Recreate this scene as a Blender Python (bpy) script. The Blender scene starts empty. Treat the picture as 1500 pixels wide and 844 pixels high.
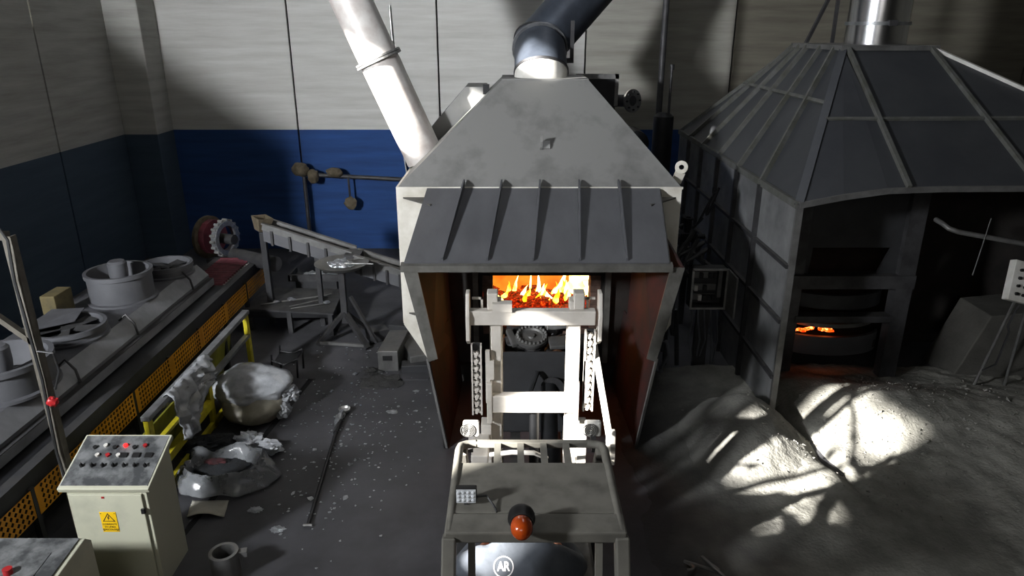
import bpy, bmesh, math, random
from mathutils import Vector, Matrix, noise
random.seed(7)
R = math.radians
sc = bpy.context.scene
COL = sc.collection

# ------------------------------------------------------------------ camera
cam_d = bpy.data.cameras.new('camera'); cam = bpy.data.objects.new('camera', cam_d); COL.objects.link(cam)
cam.location = (0, 0, 5.15); cam.rotation_euler = (R(70), 0, 0)
cam_d.sensor_width = 36; cam_d.lens = 25.2; cam_d.clip_end = 200
sc.camera = cam

# ------------------------------------------------------------------ world, sun, window daylight, added fill lamps, exposure
sc.view_settings.view_transform = 'Standard'; sc.view_settings.look = 'None'
sc.view_settings.exposure = 0.0; sc.view_settings.gamma = 1.0; sc.view_settings.use_curve_mapping = False
sc.cycles.use_denoising = True
sc.cycles.max_bounces = 6; sc.cycles.diffuse_bounces = 4; sc.cycles.glossy_bounces = 3
sc.cycles.transmission_bounces = 4; sc.cycles.transparent_max_bounces = 8
sc.cycles.sample_clamp_indirect = 4.0
w = bpy.data.worlds.new('world'); sc.world = w; w.use_nodes = True
w.node_tree.nodes['Background'].inputs[0].default_value = (.62, .75, 1, 1)
w.node_tree.nodes['Background'].inputs[1].default_value = 1.0
SUN = Vector((.779, .505, -.375)).normalized()
sd = bpy.data.lights.new('sun', 'SUN'); sd.energy = 60; sd.angle = R(1.2); sd.color = (1, .96, .9)
so = bpy.data.objects.new('sun', sd); COL.objects.link(so); so.location = (-14, -4, 12)
so.rotation_euler = SUN.to_track_quat('-Z', 'Y').to_euler()

def area(name, loc, aim, sx, sy, power, col, spread=180):
    d = bpy.data.lights.new(name, 'AREA'); d.shape = 'RECTANGLE'; d.size = sx; d.size_y = sy
    d.energy = power; d.color = col; d.spread = R(spread)
    o = bpy.data.objects.new(name, d); COL.objects.link(o); o.location = loc
    o.rotation_euler = (Vector(aim) - Vector(loc)).to_track_quat('-Z', 'Y').to_euler()
    return o
area('clerestory_daylight', (-8.45, -.5, 6.3), (-.8, 17, 5.2), 1.0, 1.0, 1250, (.95, .97, 1), 118)
area('rear_fill', (-1.8, -7.6, 7.4), (-.5, 12, 2.5), 5.0, 2.6, 175, (1, .97, .92))  # added fill from behind the camera; no window is modelled there
area('overhead_fill', (2.3, 11.5, 11.1), (2.3, 11.5, 0), 1.6, 7.0, 95, (.92, .95, 1))  # added overhead fill; the ceiling has no skylight in it

# ------------------------------------------------------------------ helpers
def lin(h):
    h = h.lstrip('#'); o = []
    for i in (0, 2, 4):
        c = int(h[i:i+2], 16) / 255
        o.append(c / 12.92 if c <= .04045 else ((c + .055) / 1.055) ** 2.4)
    return (*o, 1)

MATS = {}
def mat(name, col, col2=None, rough=.6, metal=0.0, scale=3.0, ramp=(.35, .7), stretch=(1, 1, 1), detail=6,
        bump=0.0, bscale=30, emit=None, estr=0, dust=None, dustamt=.6, alpha=1.0, trans=0.0, band=None, spec=.5, rough2=None):
    m = bpy.data.materials.new(name); m.use_nodes = True; MATS[name] = m
    nt = m.node_tree; N = nt.nodes; L = nt.links
    b = N['Principled BSDF']
    b.inputs['Roughness'].default_value = rough; b.inputs['Metallic'].default_value = metal
    b.inputs['Specular IOR Level'].default_value = spec
    b.inputs['Alpha'].default_value = alpha; b.inputs['Transmission Weight'].default_value = trans
    geo = N.new('ShaderNodeNewGeometry')
    mp = N.new('ShaderNodeMapping'); mp.inputs['Scale'].default_value = stretch
    L.new(geo.outputs['Position'], mp.inputs['Vector'])
    c1 = lin(col); c2 = lin(col2) if col2 else tuple(v * .6 for v in c1[:3]) + (1,)
    nz = N.new('ShaderNodeTexNoise'); nz.inputs['Scale'].default_value = scale; nz.inputs['Detail'].default_value = detail
    nz.inputs['Roughness'].default_value = .6
    L.new(mp.outputs[0], nz.inputs['Vector'])
    rp = N.new('ShaderNodeValToRGB'); rp.color_ramp.elements[0].position = ramp[0]; rp.color_ramp.elements[1].position = ramp[1]
    rp.color_ramp.elements[0].color = c2; rp.color_ramp.elements[1].color = c1
    L.new(nz.outputs['Fac'], rp.inputs['Fac'])
    out = rp.outputs['Color']
    if rough2 is not None:
        mr = N.new('ShaderNodeMapRange'); mr.inputs['From Min'].default_value = ramp[0]; mr.inputs['From Max'].default_value = ramp[1]
        mr.inputs['To Min'].default_value = rough2; mr.inputs['To Max'].default_value = rough
        L.new(nz.outputs['Fac'], mr.inputs['Value']); L.new(mr.outputs[0], b.inputs['Roughness'])
    if band:                                     # (height, colour, colour2): painted dado below a height
        sx = N.new('ShaderNodeSeparateXYZ'); L.new(geo.outputs['Position'], sx.inputs[0])
        lt = N.new('ShaderNodeMath'); lt.operation = 'LESS_THAN'; lt.inputs[1].default_value = band[0]
        L.new(sx.outputs['Z'], lt.inputs[0])
        rb = N.new('ShaderNodeValToRGB'); rb.color_ramp.elements[0].position = .3; rb.color_ramp.elements[1].position = .7
        rb.color_ramp.elements[0].color = lin(band[2]); rb.color_ramp.elements[1].color = lin(band[1])
        L.new(nz.outputs['Fac'], rb.inputs['Fac'])
        mx = N.new('ShaderNodeMixRGB'); L.new(lt.outputs[0], mx.inputs[0]); L.new(out, mx.inputs[1]); L.new(rb.outputs[0], mx.inputs[2])
        out = mx.outputs[0]
    if dust:                                     # settled dust on upward faces
        sx = N.new('ShaderNodeSeparateXYZ'); L.new(geo.outputs['Normal'], sx.inputs[0])
        mr = N.new('ShaderNodeMapRange'); mr.inputs['From Min'].default_value = .35; mr.inputs['From Max'].default_value = .95
        mr.inputs['To Max'].default_value = dustamt
        L.new(sx.outputs['Z'], mr.inputs['Value'])
        n2 = N.new('ShaderNodeTexNoise'); n2.inputs['Scale'].default_value = 7; n2.inputs['Detail'].default_value = 5
        L.new(geo.outputs['Position'], n2.inputs['Vector'])
        m2 = N.new('ShaderNodeMapRange'); m2.inputs['From Min'].default_value = .3; m2.inputs['From Max'].default_value = .6
        L.new(n2.outputs['Fac'], m2.inputs['Value'])
        mu = N.new('ShaderNodeMath'); mu.operation = 'MULTIPLY'; L.new(mr.outputs[0], mu.inputs[0]); L.new(m2.outputs[0], mu.inputs[1])
        mx = N.new('ShaderNodeMixRGB'); L.new(mu.outputs[0], mx.inputs[0]); L.new(out, mx.inputs[1]); mx.inputs[2].default_value = lin(dust)
        out = mx.outputs[0]
    L.new(out, b.inputs['Base Color'])
    if bump:
        nb = N.new('ShaderNodeTexNoise'); nb.inputs['Scale'].default_value = bscale; nb.inputs['Detail'].default_value = 6
        L.new(mp.outputs[0], nb.inputs['Vector'])
        bp = N.new('ShaderNodeBump'); bp.inputs['Strength'].default_value = bump; bp.inputs['Distance'].default_value = .02
        L.new(nb.outputs['Fac'], bp.inputs['Height']); L.new(bp.outputs[0], b.inputs['Normal'])
    if emit:
        b.inputs['Emission Color'].default_value = lin(emit); b.inputs['Emission Strength'].default_value = estr
    return m

mat('floor', '#525256', '#343437', .75, scale=1.2, bump=.25, bscale=14, ramp=(.3, .75))
mat('floor_plate', '#4f4f53', '#38383b', .55, .25, scale=1.6, bump=.15, bscale=9, ramp=(.3, .75))
mat('joint_dark', '#17171a', '#0d0d0f', .95)
mat('concrete', '#c6c6c2', '#b0afaa', .9, scale=1.5, stretch=(.4, .4, 4.5), bump=.25, bscale=9, band=(2.9, '#22467e', '#1b3866'), ramp=(.3, .7))
mat('concrete_hazed', '#b3b3ae', '#96958f', .9, scale=1.5, stretch=(.4, .4, 4.5), bump=.25, bscale=9, band=(2.9, '#3b4b5b', '#314050'), ramp=(.3, .7))  # left wall: the haze in front of it is put into these greyed colours
mat('concrete_dirty_dim', '#757166', '#5e5a50', .9, scale=1.5, stretch=(.4, .4, 4.5), bump=.25, bscale=9, band=(2.9, '#1d4788', '#16356a'), ramp=(.3, .7))  # browner dirt, with the shade at the right end put into the colour
mat('concrete_mid', '#a3a199', '#8a8880', .9, scale=1.5, stretch=(.4, .4, 4.5), bump=.25, bscale=9, band=(2.9, '#22467e', '#1b3866'), ramp=(.3, .7))  # step between: part of the light falling off is put into the colour
mat('concrete_plain', '#98968d', '#6c6a62', .9, scale=1.0, bump=.2, bscale=6)
mat('roofing', '#5c5b58', '#45443f', .85)
mat('furnace_grey', '#7d7d7b', '#636361', .65, scale=1.7, stretch=(1, 1, .6), bump=.06, bscale=20, ramp=(.3, .52))
mat('furnace_cream', '#d9d6cd', '#b7b2a5', .6, scale=2.2, ramp=(.3, .6))
mat('visor_grey', '#5c5d61', '#4b4c50', .6, .1, scale=2.5, stretch=(1, .3, 1), ramp=(.3, .7))
mat('edge_grey', '#63625e', '#4b4a46', .6, .2, scale=5)
mat('red_primer', '#3a1512', '#201413', .75, scale=3, ramp=(.4, .65))
mat('soot', '#26221f', '#161412', .9, scale=4, bump=.3, bscale=15)
mat('brick', '#6d564b', '#46372f', .9, scale=8, bump=.4, bscale=30)
mat('duct_blue', '#4c535e', '#363b44', .45, .4, scale=2.5)
mat('plain_white', '#d8d7d2', '#b9b7b0', .55, scale=3)
mat('galv', '#9a9c9f', '#75777a', .4, .7, scale=5)
mat('pipe_white', '#d5d3cf', '#b4aba6', .45, .1, scale=3)
mat('stainless', '#c9c9cb', '#a7a8ab', .24, 1.0, scale=2, stretch=(1, 1, .15))
mat('hood_dark', '#484a4d', '#393b40', .5, .35, scale=1.2, ramp=(.3, .7), bump=.05, bscale=12)
mat('hood_rib', '#6b6c6b', '#55564f', .55, .3, scale=6)
mat('wall_panel', '#8c8d8e', '#67686a', .35, .3, scale=1.8, rough2=.5)
mat('dark_steel', '#48484a', '#313133', .55, .4, scale=4, dust='#5d5b57', dustamt=.5)
mat('black_steel', '#26272a', '#17181a', .5, .3, scale=4)
mat('mid_steel', '#7d7d7c', '#5f5f5e', .5, .5, scale=4, dust='#77746e')
mat('light_steel', '#bdbdbb', '#8f8f8d', .4, .6, scale=6)
mat('aluminium', '#d3d6da', '#9da1a6', .32, .85, scale=14, bump=.4, bscale=40)
mat('machine_grey', '#5f6064', '#4d4e52', .6, .1, scale=1.5, dust='#404044', dustamt=.6)
mat('machine_dark', '#343538', '#242527', .65, .2, scale=2, dust='#403f3e')
mat('roller_red', '#7a3a44', '#55262f', .5, .1, scale=6)
mat('guard_yellow', '#c98a1a', '#9c6813', .55, .05, scale=3, ramp=(.25, .6))
mat('fence_yellow', '#b9ad22', '#8f8318', .5, .05, scale=6, ramp=(.3, .55))
mat('fence_panel', '#8a8a26', '#55561c', .6, scale=4, stretch=(1, 1, .3), ramp=(.35, .65))
mat('rail_alu', '#8c8e90', '#6b6c6e', .45, .5, scale=5)
mat('film', '#b2b5b9', '#8a8d91', .25, scale=5, bump=.7, bscale=9, alpha=.86, ramp=(.3, .7))
mat('film_thin', '#94979a', '#707376', .2, scale=4, bump=.5, bscale=14, alpha=.62, ramp=(.3, .7))
mat('bag_cream', '#8f8b7d', '#736f60', .5, scale=4, bump=.4, bscale=10)
mat('rag_dark', '#1d2126', '#121416', .95, scale=10, bump=.6, bscale=40)
mat('rag_red', '#4a2024', '#24191b', .95, scale=10)
mat('cabinet', '#b3b3a0', '#98988a', .5, scale=1.6, ramp=(.25, .5))
mat('cabinet_top', '#7a7c7d', '#444648', .45, .2, scale=7, ramp=(.4, .62))
mat('yellow_sign', '#efc414', '#d8ab0e', .5, scale=4)
mat('black_print', '#141414', '#0c0c0c', .6)
mat('white_print', '#eeeeee', '#dddddd', .7)
mat('red_plastic', '#b3262a', '#8d1a1e', .4)
mat('red_lit', '#ff3030', '#ff2020', .4, emit='#ff1c1c', estr=3.0)
mat('black_plastic', '#1b1b1c', '#101011', .5)
mat('fork_paint', '#cfcac2', '#b3ada3', .55, .05, scale=4, ramp=(.2, .6))
mat('fork_guard', '#716f67', '#5a5852', .7, .05, scale=3, dust='#7f7d75', dustamt=.75)
mat('fork_body', '#3a3937', '#262523', .6, .1, scale=3, dust='#55534e')
mat('rubber', '#1c1c1d', '#121213', .85, scale=9)
mat('hose', '#2a2b2d', '#1a1b1c', .55)
mat('cable_grey', '#63666b', '#4a4d52', .6)
mat('beacon', '#c8511a', '#a8400f', .18, scale=9, spec=.8)
mat('lens', '#dfe3e6', '#b9bec3', .2, scale=40)
mat('sweatshirt', '#565b63', '#464b52', .92, scale=5, bump=.35, bscale=16)
mat('trousers', '#23262c', '#1a1c20', .92, scale=5)
mat('skin', '#b98468', '#a87058', .55, scale=8)
mat('hair', '#241a14', '#15100c', .7, scale=30)
mat('blue_vinyl', '#1e4a8c', '#163a70', .5)
mat('ash', '#98978f', '#6a6963', .95, scale=2.4, bump=.7, bscale=26, ramp=(.3, .7))
mat('ash_dark', '#3f3f3e', '#262626', .95, scale=3, bump=.7, bscale=20)
mat('ash_pebble', '#9b9a94', '#5c5b57', .85, scale=15)
mat('coal', '#3b130a', '#180a06', .9, scale=9, bump=.6)
mat('refractory', '#8f4a24', '#6b3217', .9, scale=4, emit='#ff6a12', estr=1.1)
mat('vent_dusty', '#6a5f3c', '#4d4630', .8, scale=6)
mat('block_dark', '#504f4a', '#3b3a36', .9, scale=2, bump=.3)
mat('sheet_light', '#84868a', '#6a6c70', .55, .1, scale=2.5)
mat('paper', '#b9b6aa', '#9c998c', .8)

def ash_mix():
    nt = MATS['ash'].node_tree; N = nt.nodes; L = nt.links; b = N['Principled BSDF']
    src = b.inputs['Base Color'].links[0].from_socket
    geo = N.new('ShaderNodeNewGeometry'); sx = N.new('ShaderNodeSeparateXYZ'); L.new(geo.outputs['Position'], sx.inputs[0])
    nz = N.new('ShaderNodeTexNoise'); nz.inputs['Scale'].default_value = 1.1; nz.inputs['Detail'].default_value = 6; L.new(geo.outputs['Position'], nz.inputs['Vector'])
    ma = N.new('ShaderNodeMath'); ma.operation = 'MULTIPLY_ADD'; L.new(nz.outputs['Fac'], ma.inputs[0]); ma.inputs[1].default_value = 2.0; L.new(sx.outputs['X'], ma.inputs[2])
    mr = N.new('ShaderNodeMapRange'); mr.inputs['From Min'].default_value = 2.6; mr.inputs['From Max'].default_value = 4.4; L.new(ma.outputs[0], mr.inputs['Value'])
    mx = N.new('ShaderNodeMixRGB'); mx.inputs[1].default_value = lin('#3c3c3d'); L.new(mr.outputs[0], mx.inputs[0]); L.new(src, mx.inputs[2]); L.new(mx.outputs[0], b.inputs['Base Color'])
ash_mix()                                     # the ash layer thins out over the dark floor
def emat(name, stops, scale, strength, zramp=None):
    m = bpy.data.materials.new(name); m.use_nodes = True; MATS[name] = m
    nt = m.node_tree; N = nt.nodes; L = nt.links
    b = N['Principled BSDF']; b.inputs['Base Color'].default_value = (.02, .01, .005, 1); b.inputs['Roughness'].default_value = .9
    geo = N.new('ShaderNodeNewGeometry')
    nz = N.new('ShaderNodeTexNoise'); nz.inputs['Scale'].default_value = scale; nz.inputs['Detail'].default_value = 5
    L.new(geo.outputs['Position'], nz.inputs['Vector'])
    fac = nz.outputs['Fac']
    if zramp:
        sx = N.new('ShaderNodeSeparateXYZ'); L.new(geo.outputs['Position'], sx.inputs[0])
        mr = N.new('ShaderNodeMapRange'); mr.inputs['From Min'].default_value = zramp[0]; mr.inputs['From Max'].default_value = zramp[1]
        mr.inputs['To Min'].default_value = .25; mr.inputs['To Max'].default_value = -.25
        L.new(sx.outputs['Z'], mr.inputs['Value'])
        ad = N.new('ShaderNodeMath'); L.new(fac, ad.inputs[0]); L.new(mr.outputs[0], ad.inputs[1]); fac = ad.outputs[0]
    rp = N.new('ShaderNodeValToRGB'); L.new(fac, rp.inputs[0])
    els = rp.color_ramp.elements
    els[0].position, els[0].color = stops[0][0], lin(stops[0][1]); els[1].position, els[1].color = stops[-1][0], lin(stops[-1][1])
    for p, c in stops[1:-1]:
        e = els.new(p); e.color = lin(c)
    L.new(rp.outputs[0], b.inputs['Emission Color']); b.inputs['Emission Strength'].default_value = strength
    return m
emat('flame', [(.3, '#ff7a0a'), (.48, '#ffa61c'), (.62, '#ffe066'), (.75, '#fff6d0')], 5, 3.2)
emat('flame_white', [(.3, '#ffc23a'), (.5, '#ffe88a'), (.7, '#fffbe8')], 5, 5.0)
emat('ember', [(.36, '#1a0502'), (.5, '#7a1204'), (.62, '#c62c08'), (.78, '#ff8a20')], 24, 1.5)
emat('ember_hot', [(.3, '#a01804'), (.5, '#ff4a0a'), (.65, '#ffd070')], 16, 4.0)
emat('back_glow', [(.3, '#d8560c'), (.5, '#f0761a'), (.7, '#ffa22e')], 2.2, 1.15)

ORG = {}
def tag(o, label=None, cat=None, group=None, kind=None):
    if label: o['label'] = label
    if cat: o['category'] = cat
    if group: o['group'] = group
    if kind: o['kind'] = kind
    return o
def thing(name, label, cat, loc, group=None):
    o = bpy.data.objects.new(name, None); COL.objects.link(o); o.location = loc; o.empty_display_size = .2
    ORG[o] = Vector(loc)
    return tag(o, label, cat, group)

def frame_z(d, up=(0, 0, 1)):
    d = Vector(d).normalized(); u = Vector(up)
    if abs(d.dot(u)) > .98: u = Vector((0, 1, 0))
    x = u.cross(d).normalized(); y = d.cross(x)
    return x, y, d

class MB:
    def __init__(s): s.v = []; s.f = []
    def add(s, vs, fs):
        n = len(s.v); s.v += [Vector(q) for q in vs]; s.f += [[i + n for i in q] for q in fs]; return s
    def box(s, x0, x1, y0, y1, z0, z1):
        return s.add([(x0,y0,z0),(x1,y0,z0),(x1,y1,z0),(x0,y1,z0),(x0,y0,z1),(x1,y0,z1),(x1,y1,z1),(x0,y1,z1)],
                     [(0,3,2,1),(4,5,6,7),(0,1,5,4),(1,2,6,5),(2,3,7,6),(3,0,4,7)])
    def obox(s, c, size, rot):
        M = rot if isinstance(rot, Matrix) else Matrix.Rotation(rot, 3, 'Z')
        c = Vector(c); h = [k / 2 for k in size]
        P = [c + M @ Vector((a*h[0], b*h[1], d*h[2])) for d in (-1,1) for a, b in ((-1,-1),(1,-1),(1,1),(-1,1))]
        return s.add(P, [(0,3,2,1),(4,5,6,7),(0,1,5,4),(1,2,6,5),(2,3,7,6),(3,0,4,7)])
    def bar(s, p0, p1, w, h, up=(0,0,1)):
        p0, p1 = Vector(p0), Vector(p1); x, y, d = frame_z(p1 - p0, up)
        P = [p + x*a*w/2 + y*b*h/2 for p in (p0, p1) for a, b in ((-1,-1),(1,-1),(1,1),(-1,1))]
        return s.add(P, [(0,3,2,1),(4,5,6,7),(0,1,5,4),(1,2,6,5),(2,3,7,6),(3,0,4,7)])
    def cyl(s, p0, p1, r, r1=None, n=16, cap=True):
        r1 = r if r1 is None else r1; p0, p1 = Vector(p0), Vector(p1); x, y, d = frame_z(p1 - p0)
        ring = lambda p, rr: [p + (x*math.cos(2*math.pi*i/n) + y*math.sin(2*math.pi*i/n))*rr for i in range(n)]
        fs = [(i, (i+1) % n, n+(i+1) % n, n+i) for i in range(n)]
        if cap: fs += [list(range(n))[::-1], list(range(n, 2*n))]
        return s.add(ring(p0, r) + ring(p1, r1), fs)
    def tube(s, path, r, n=8):
        path = [Vector(p) for p in path]; rr = r if isinstance(r, (list, tuple)) else [r]*len(path)
        vs = []; px = None
        for k, p in enumerate(path):
            a = path[max(k-1, 0)]; b = path[min(k+1, len(path)-1)]; d = (b - a).normalized()
            if px is None: x, y, d = frame_z(d)
            else:
                x = (px - d * px.dot(d)).normalized(); y = d.cross(x)
            px = x
            vs += [p + (x*math.cos(2*math.pi*i/n) + y*math.sin(2*math.pi*i/n))*rr[k] for i in range(n)]
        fs = [(k*n+i, k*n+(i+1) % n, (k+1)*n+(i+1) % n, (k+1)*n+i) for k in range(len(path)-1) for i in range(n)]
        fs += [list(range(n))[::-1], list(range((len(path)-1)*n, len(path)*n))]
        return s.add(vs, fs)
    def prism(s, poly, vec):
        poly = [Vector(p) for p in poly]; vec = Vector(vec); n = len(poly)
        return s.add(poly + [p + vec for p in poly],
                     [list(range(n))[::-1], list(range(n, 2*n))] + [(i, (i+1) % n, n+(i+1) % n, n+i) for i in range(n)])
    def plate(s, pts, t):
        pts = [Vector(p) for p in pts]; nn = (pts[1]-pts[0]).cross(pts[2]-pts[0]).normalized()
        return s.prism(pts, nn*t)
    def lathe(s, prof, c, n=24, axis=(0,0,1), close=False):
        c = Vector(c); x, y, d = frame_z(axis); vs = []
        for r, z in prof:
            vs += [c + d*z + (x*math.cos(2*math.pi*i/n) + y*math.sin(2*math.pi*i/n))*r for i in range(n)]
        m = len(prof); K = m if close else m-1
        fs = [(k*n+i, k*n+(i+1) % n, ((k+1) % m)*n+(i+1) % n, ((k+1) % m)*n+i) for k in range(K) for i in range(n)]
        return s.add(vs, fs)
    def ring(s, c, axis, r0, r1, h, n=24):
        return s.lathe([(r0,0),(r1,0),(r1,h),(r0,h)], c, n, axis, True)
    def blob(s, c, size, amp=.15, freq=2.0, sub=3, seed=0, flat=None):
        bm = bmesh.new(); bmesh.ops.create_icosphere(bm, subdivisions=sub, radius=1)
        c = Vector(c); bm.verts.ensure_lookup_table()
        vs = []
        for q in bm.verts:
            d = q.co.normalized(); k = 1 + amp*noise.fractal(d*freq + Vector((seed*7.3, seed*3.1, seed)), 1.0, 2.0, 4)
            p = Vector((d.x*size[0], d.y*size[1], d.z*size[2]))*k + c
            if flat is not None: p.z = max(p.z, flat)
            vs.append(p)
        fs = [[q.index for q in f.verts] for f in bm.faces]; bm.free()
        return s.add(vs, fs)
    def mesh(s, name, m, off=Vector((0,0,0)), smooth=False, recalc=True):
        me = bpy.data.meshes.new(name); me.from_pydata([tuple(q - off) for q in s.v], [], s.f); me.validate()
        if recalc:
            bm = bmesh.new(); bm.from_mesh(me); bmesh.ops.recalc_face_normals(bm, faces=bm.faces); bm.to_mesh(me); bm.free()
        if smooth:
            me.polygons.foreach_set('use_smooth', [True]*len(me.polygons)); me.set_sharp_from_angle(angle=R(38))
        if m: me.materials.append(MATS[m])
        return me
    def build(s, name, m, parent=None, smooth=False, bevel=0, org=None, label=None, cat=None, group=None, kind=None):
        if parent is not None: off = ORG[parent]
        elif org is not None: off = Vector(org)
        else:
            xs = [q.x for q in s.v]; ys = [q.y for q in s.v]; zs = [q.z for q in s.v]
            off = Vector(((min(xs)+max(xs))/2, (min(ys)+max(ys))/2, min(zs)))
        me = s.mesh(name, m, off, smooth)
        o = bpy.data.objects.new(name, me); COL.objects.link(o)
        if parent is not None: o.parent = parent
        else: o.location = off
        ORG[o] = off
        if bevel:
            md = o.modifiers.new('bevel', 'BEVEL'); md.width = bevel; md.segments = 2; md.limit_method = 'ANGLE'; md.angle_limit = R(50)
        return tag(o, label, cat, group, kind)
def B(*a): return MB().box(*a)
def piece(name, me, parent, loc, rot=None, scale=None, label=None):
    o = bpy.data.objects.new(name, me); COL.objects.link(o); o.parent = parent; o.location = Vector(loc) - ORG[parent]
    if rot: o.rotation_euler = rot
    if scale: o.scale = scale
    ORG[o] = Vector(loc)
    if label: o['label'] = label
    return o
def copy_tree(o, loc=None, parent=None):
    c = o.copy(); COL.objects.link(c); c.parent = parent
    if loc is not None: c.location = loc
    for ch in [q for q in COL.objects if q.parent == o]: copy_tree(ch, None, c)
    return c
def text_mesh(s, size, m, bold=.0, align='CENTER'):
    cu = bpy.data.curves.new('txt', 'FONT'); cu.body = s; cu.size = size; cu.align_x = align; cu.align_y = 'CENTER'; cu.extrude = .0006; cu.offset = bold
    o = bpy.data.objects.new('txt', cu); COL.objects.link(o)
    dg = bpy.context.evaluated_depsgraph_get(); me = bpy.data.meshes.new_from_object(o.evaluated_get(dg))
    bpy.data.objects.remove(o); me.materials.clear(); me.materials.append(MATS[m]); return me

# ------------------------------------------------------------------ the building
WY, WX = 17.0, -8.65
fl = B(-9.5, 13, -8, 18, -.3, 0).build('floor', 'floor', org=(0,0,0), kind='structure')
# steel floor sheets laid beside the furnace
for pts in ([(-3.08,9.95),(-1.22,9.9),(-.88,8.02),(1.1,7.9),(1.1,4.2),(-3.75,4.2)],
            [(-4.5,10.0),(-3.16,9.98),(-3.82,4.2),(-5.2,4.2)],
            [(-2.35,9.98),(-1.3,9.96),(-1.25,10.7),(-1.95,10.72)]):
    MB().prism([(x,y,.002) for x,y in pts], (0,0,.016)).build('floor_plate', 'floor_plate', fl)
MB().prism([(-3.2,10.0,.001),(-3.06,10.0,.001),(-3.7,4.2,.001),(-3.9,4.2,.001)], (0,0,.004)).build('joint', 'joint_dark', fl)
wb = B(-9.3, 12.6, WY+.06, WY+.4, 0, 11.2).build('wall_back', 'joint_dark', org=(0,WY,0), kind='structure')
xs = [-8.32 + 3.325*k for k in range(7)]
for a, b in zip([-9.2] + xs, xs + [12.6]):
    B(a+.018, b-.018, WY, WY+.1, 0, 11.2).build('panel', 'concrete_dirty_dim' if a > 4.5 else 'concrete_mid' if a > 1.3 else 'concrete', wb, bevel=.012)
# left wall: panels below, clerestory band with window openings above
wl = B(WX-.4, WX-.06, -8, WY+.3, 0, 5.2).build('wall_left', 'joint_dark', org=(WX,5,0), kind='structure')
ys = [-8 , -6.1, -2.8, .5, 3.8, 7.1, 10.45, 13.79, 17.1]
for a, b in zip(ys, ys[1:]):
    B(WX-.1, WX, a+.018, b-.018, 0, 5.2 if b < 7.2 else 11.2).build('panel', 'concrete_hazed', wl, bevel=.012)
B(WX, -7.9, 16.2, 17.0, 0, 11.2).build('column', 'concrete_hazed', wl, bevel=.02)
OPEN = [(-1.0, .45, 5.55, 6.95), (-1.5, -1.06, 5.55, 5.95), (6.3, 7.35, 6.75, 8.1), (5.3, 6.2, 8.85, 9.3)]  # unseen openings, shaped so sunbeams reach forklift, ash, pipe and collar
ycut = sorted({-8.0, 7.1} | {v for o in OPEN for v in o[:2]})
zcut = sorted({5.2, 11.2} | {v for o in OPEN for v in o[2:]})
cl = MB()
for y0, y1 in zip(ycut, ycut[1:]):
    for z0, z1 in zip(zcut, zcut[1:]):
        ym, zm = (y0+y1)/2, (z0+z1)/2
        if not any(o[0] < ym < o[1] and o[2] < zm < o[3] for o in OPEN):
            cl.box(WX-.12, WX, y0, y1, z0, z1)
cl.build('clerestory_wall', 'concrete_plain', wl)
for i, (y0, y1, z0, z1) in enumerate(OPEN):
    f = MB()
    for q in ((y0-.06,y1+.06,z0-.06,z0),(y0-.06,y1+.06,z1,z1+.06),(y0-.06,y0,z0,z1),(y1,y1+.06,z0,z1)):
        f.box(WX-.02, WX+.05, *q)
    if i == 0:
        f.box(WX-.02, WX+.03, (y0+y1)/2-.04, (y0+y1)/2+.04, z0, z1); f.box(WX-.02, WX+.03, y0, y1, 6.3, 6.36)
    f.build('window_%d' % (i+1), 'dark_steel', org=(WX, (y0+y1)/2, z0), kind='structure')
MB().prism([(WX,7.9,0),(-6.75,7.9,0),(-6.75,7.9,4.5),(-8.0,7.9,5.4),(WX,7.9,5.9)], (0,.12,0)).build('shade_wall', 'concrete_plain', org=(-7.7,7.95,0), kind='structure')  # unseen wall added to cast the slanting shade on the back wall
B(12.2, 12.5, -8, WY+.3, 0, 11.2).build('wall_right', 'concrete_plain', kind='structure')
B(-9.2, 12.5, -8.2, -7.9, 0, 11.2).build('wall_rear', 'concrete_plain', kind='structure')
B(-9.2, 12.5, -8.2, WY+.4, 11.2, 11.4).build('ceiling', 'roofing', kind='structure')

# ------------------------------------------------------------------ central furnace
F = thing('melting_furnace', 'grey steel melting furnace with pyramid hood and open fire door', 'furnace', (.38, 10.6, 0))
L_, R_, YF = -1.57, 2.33, 9.7
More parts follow.
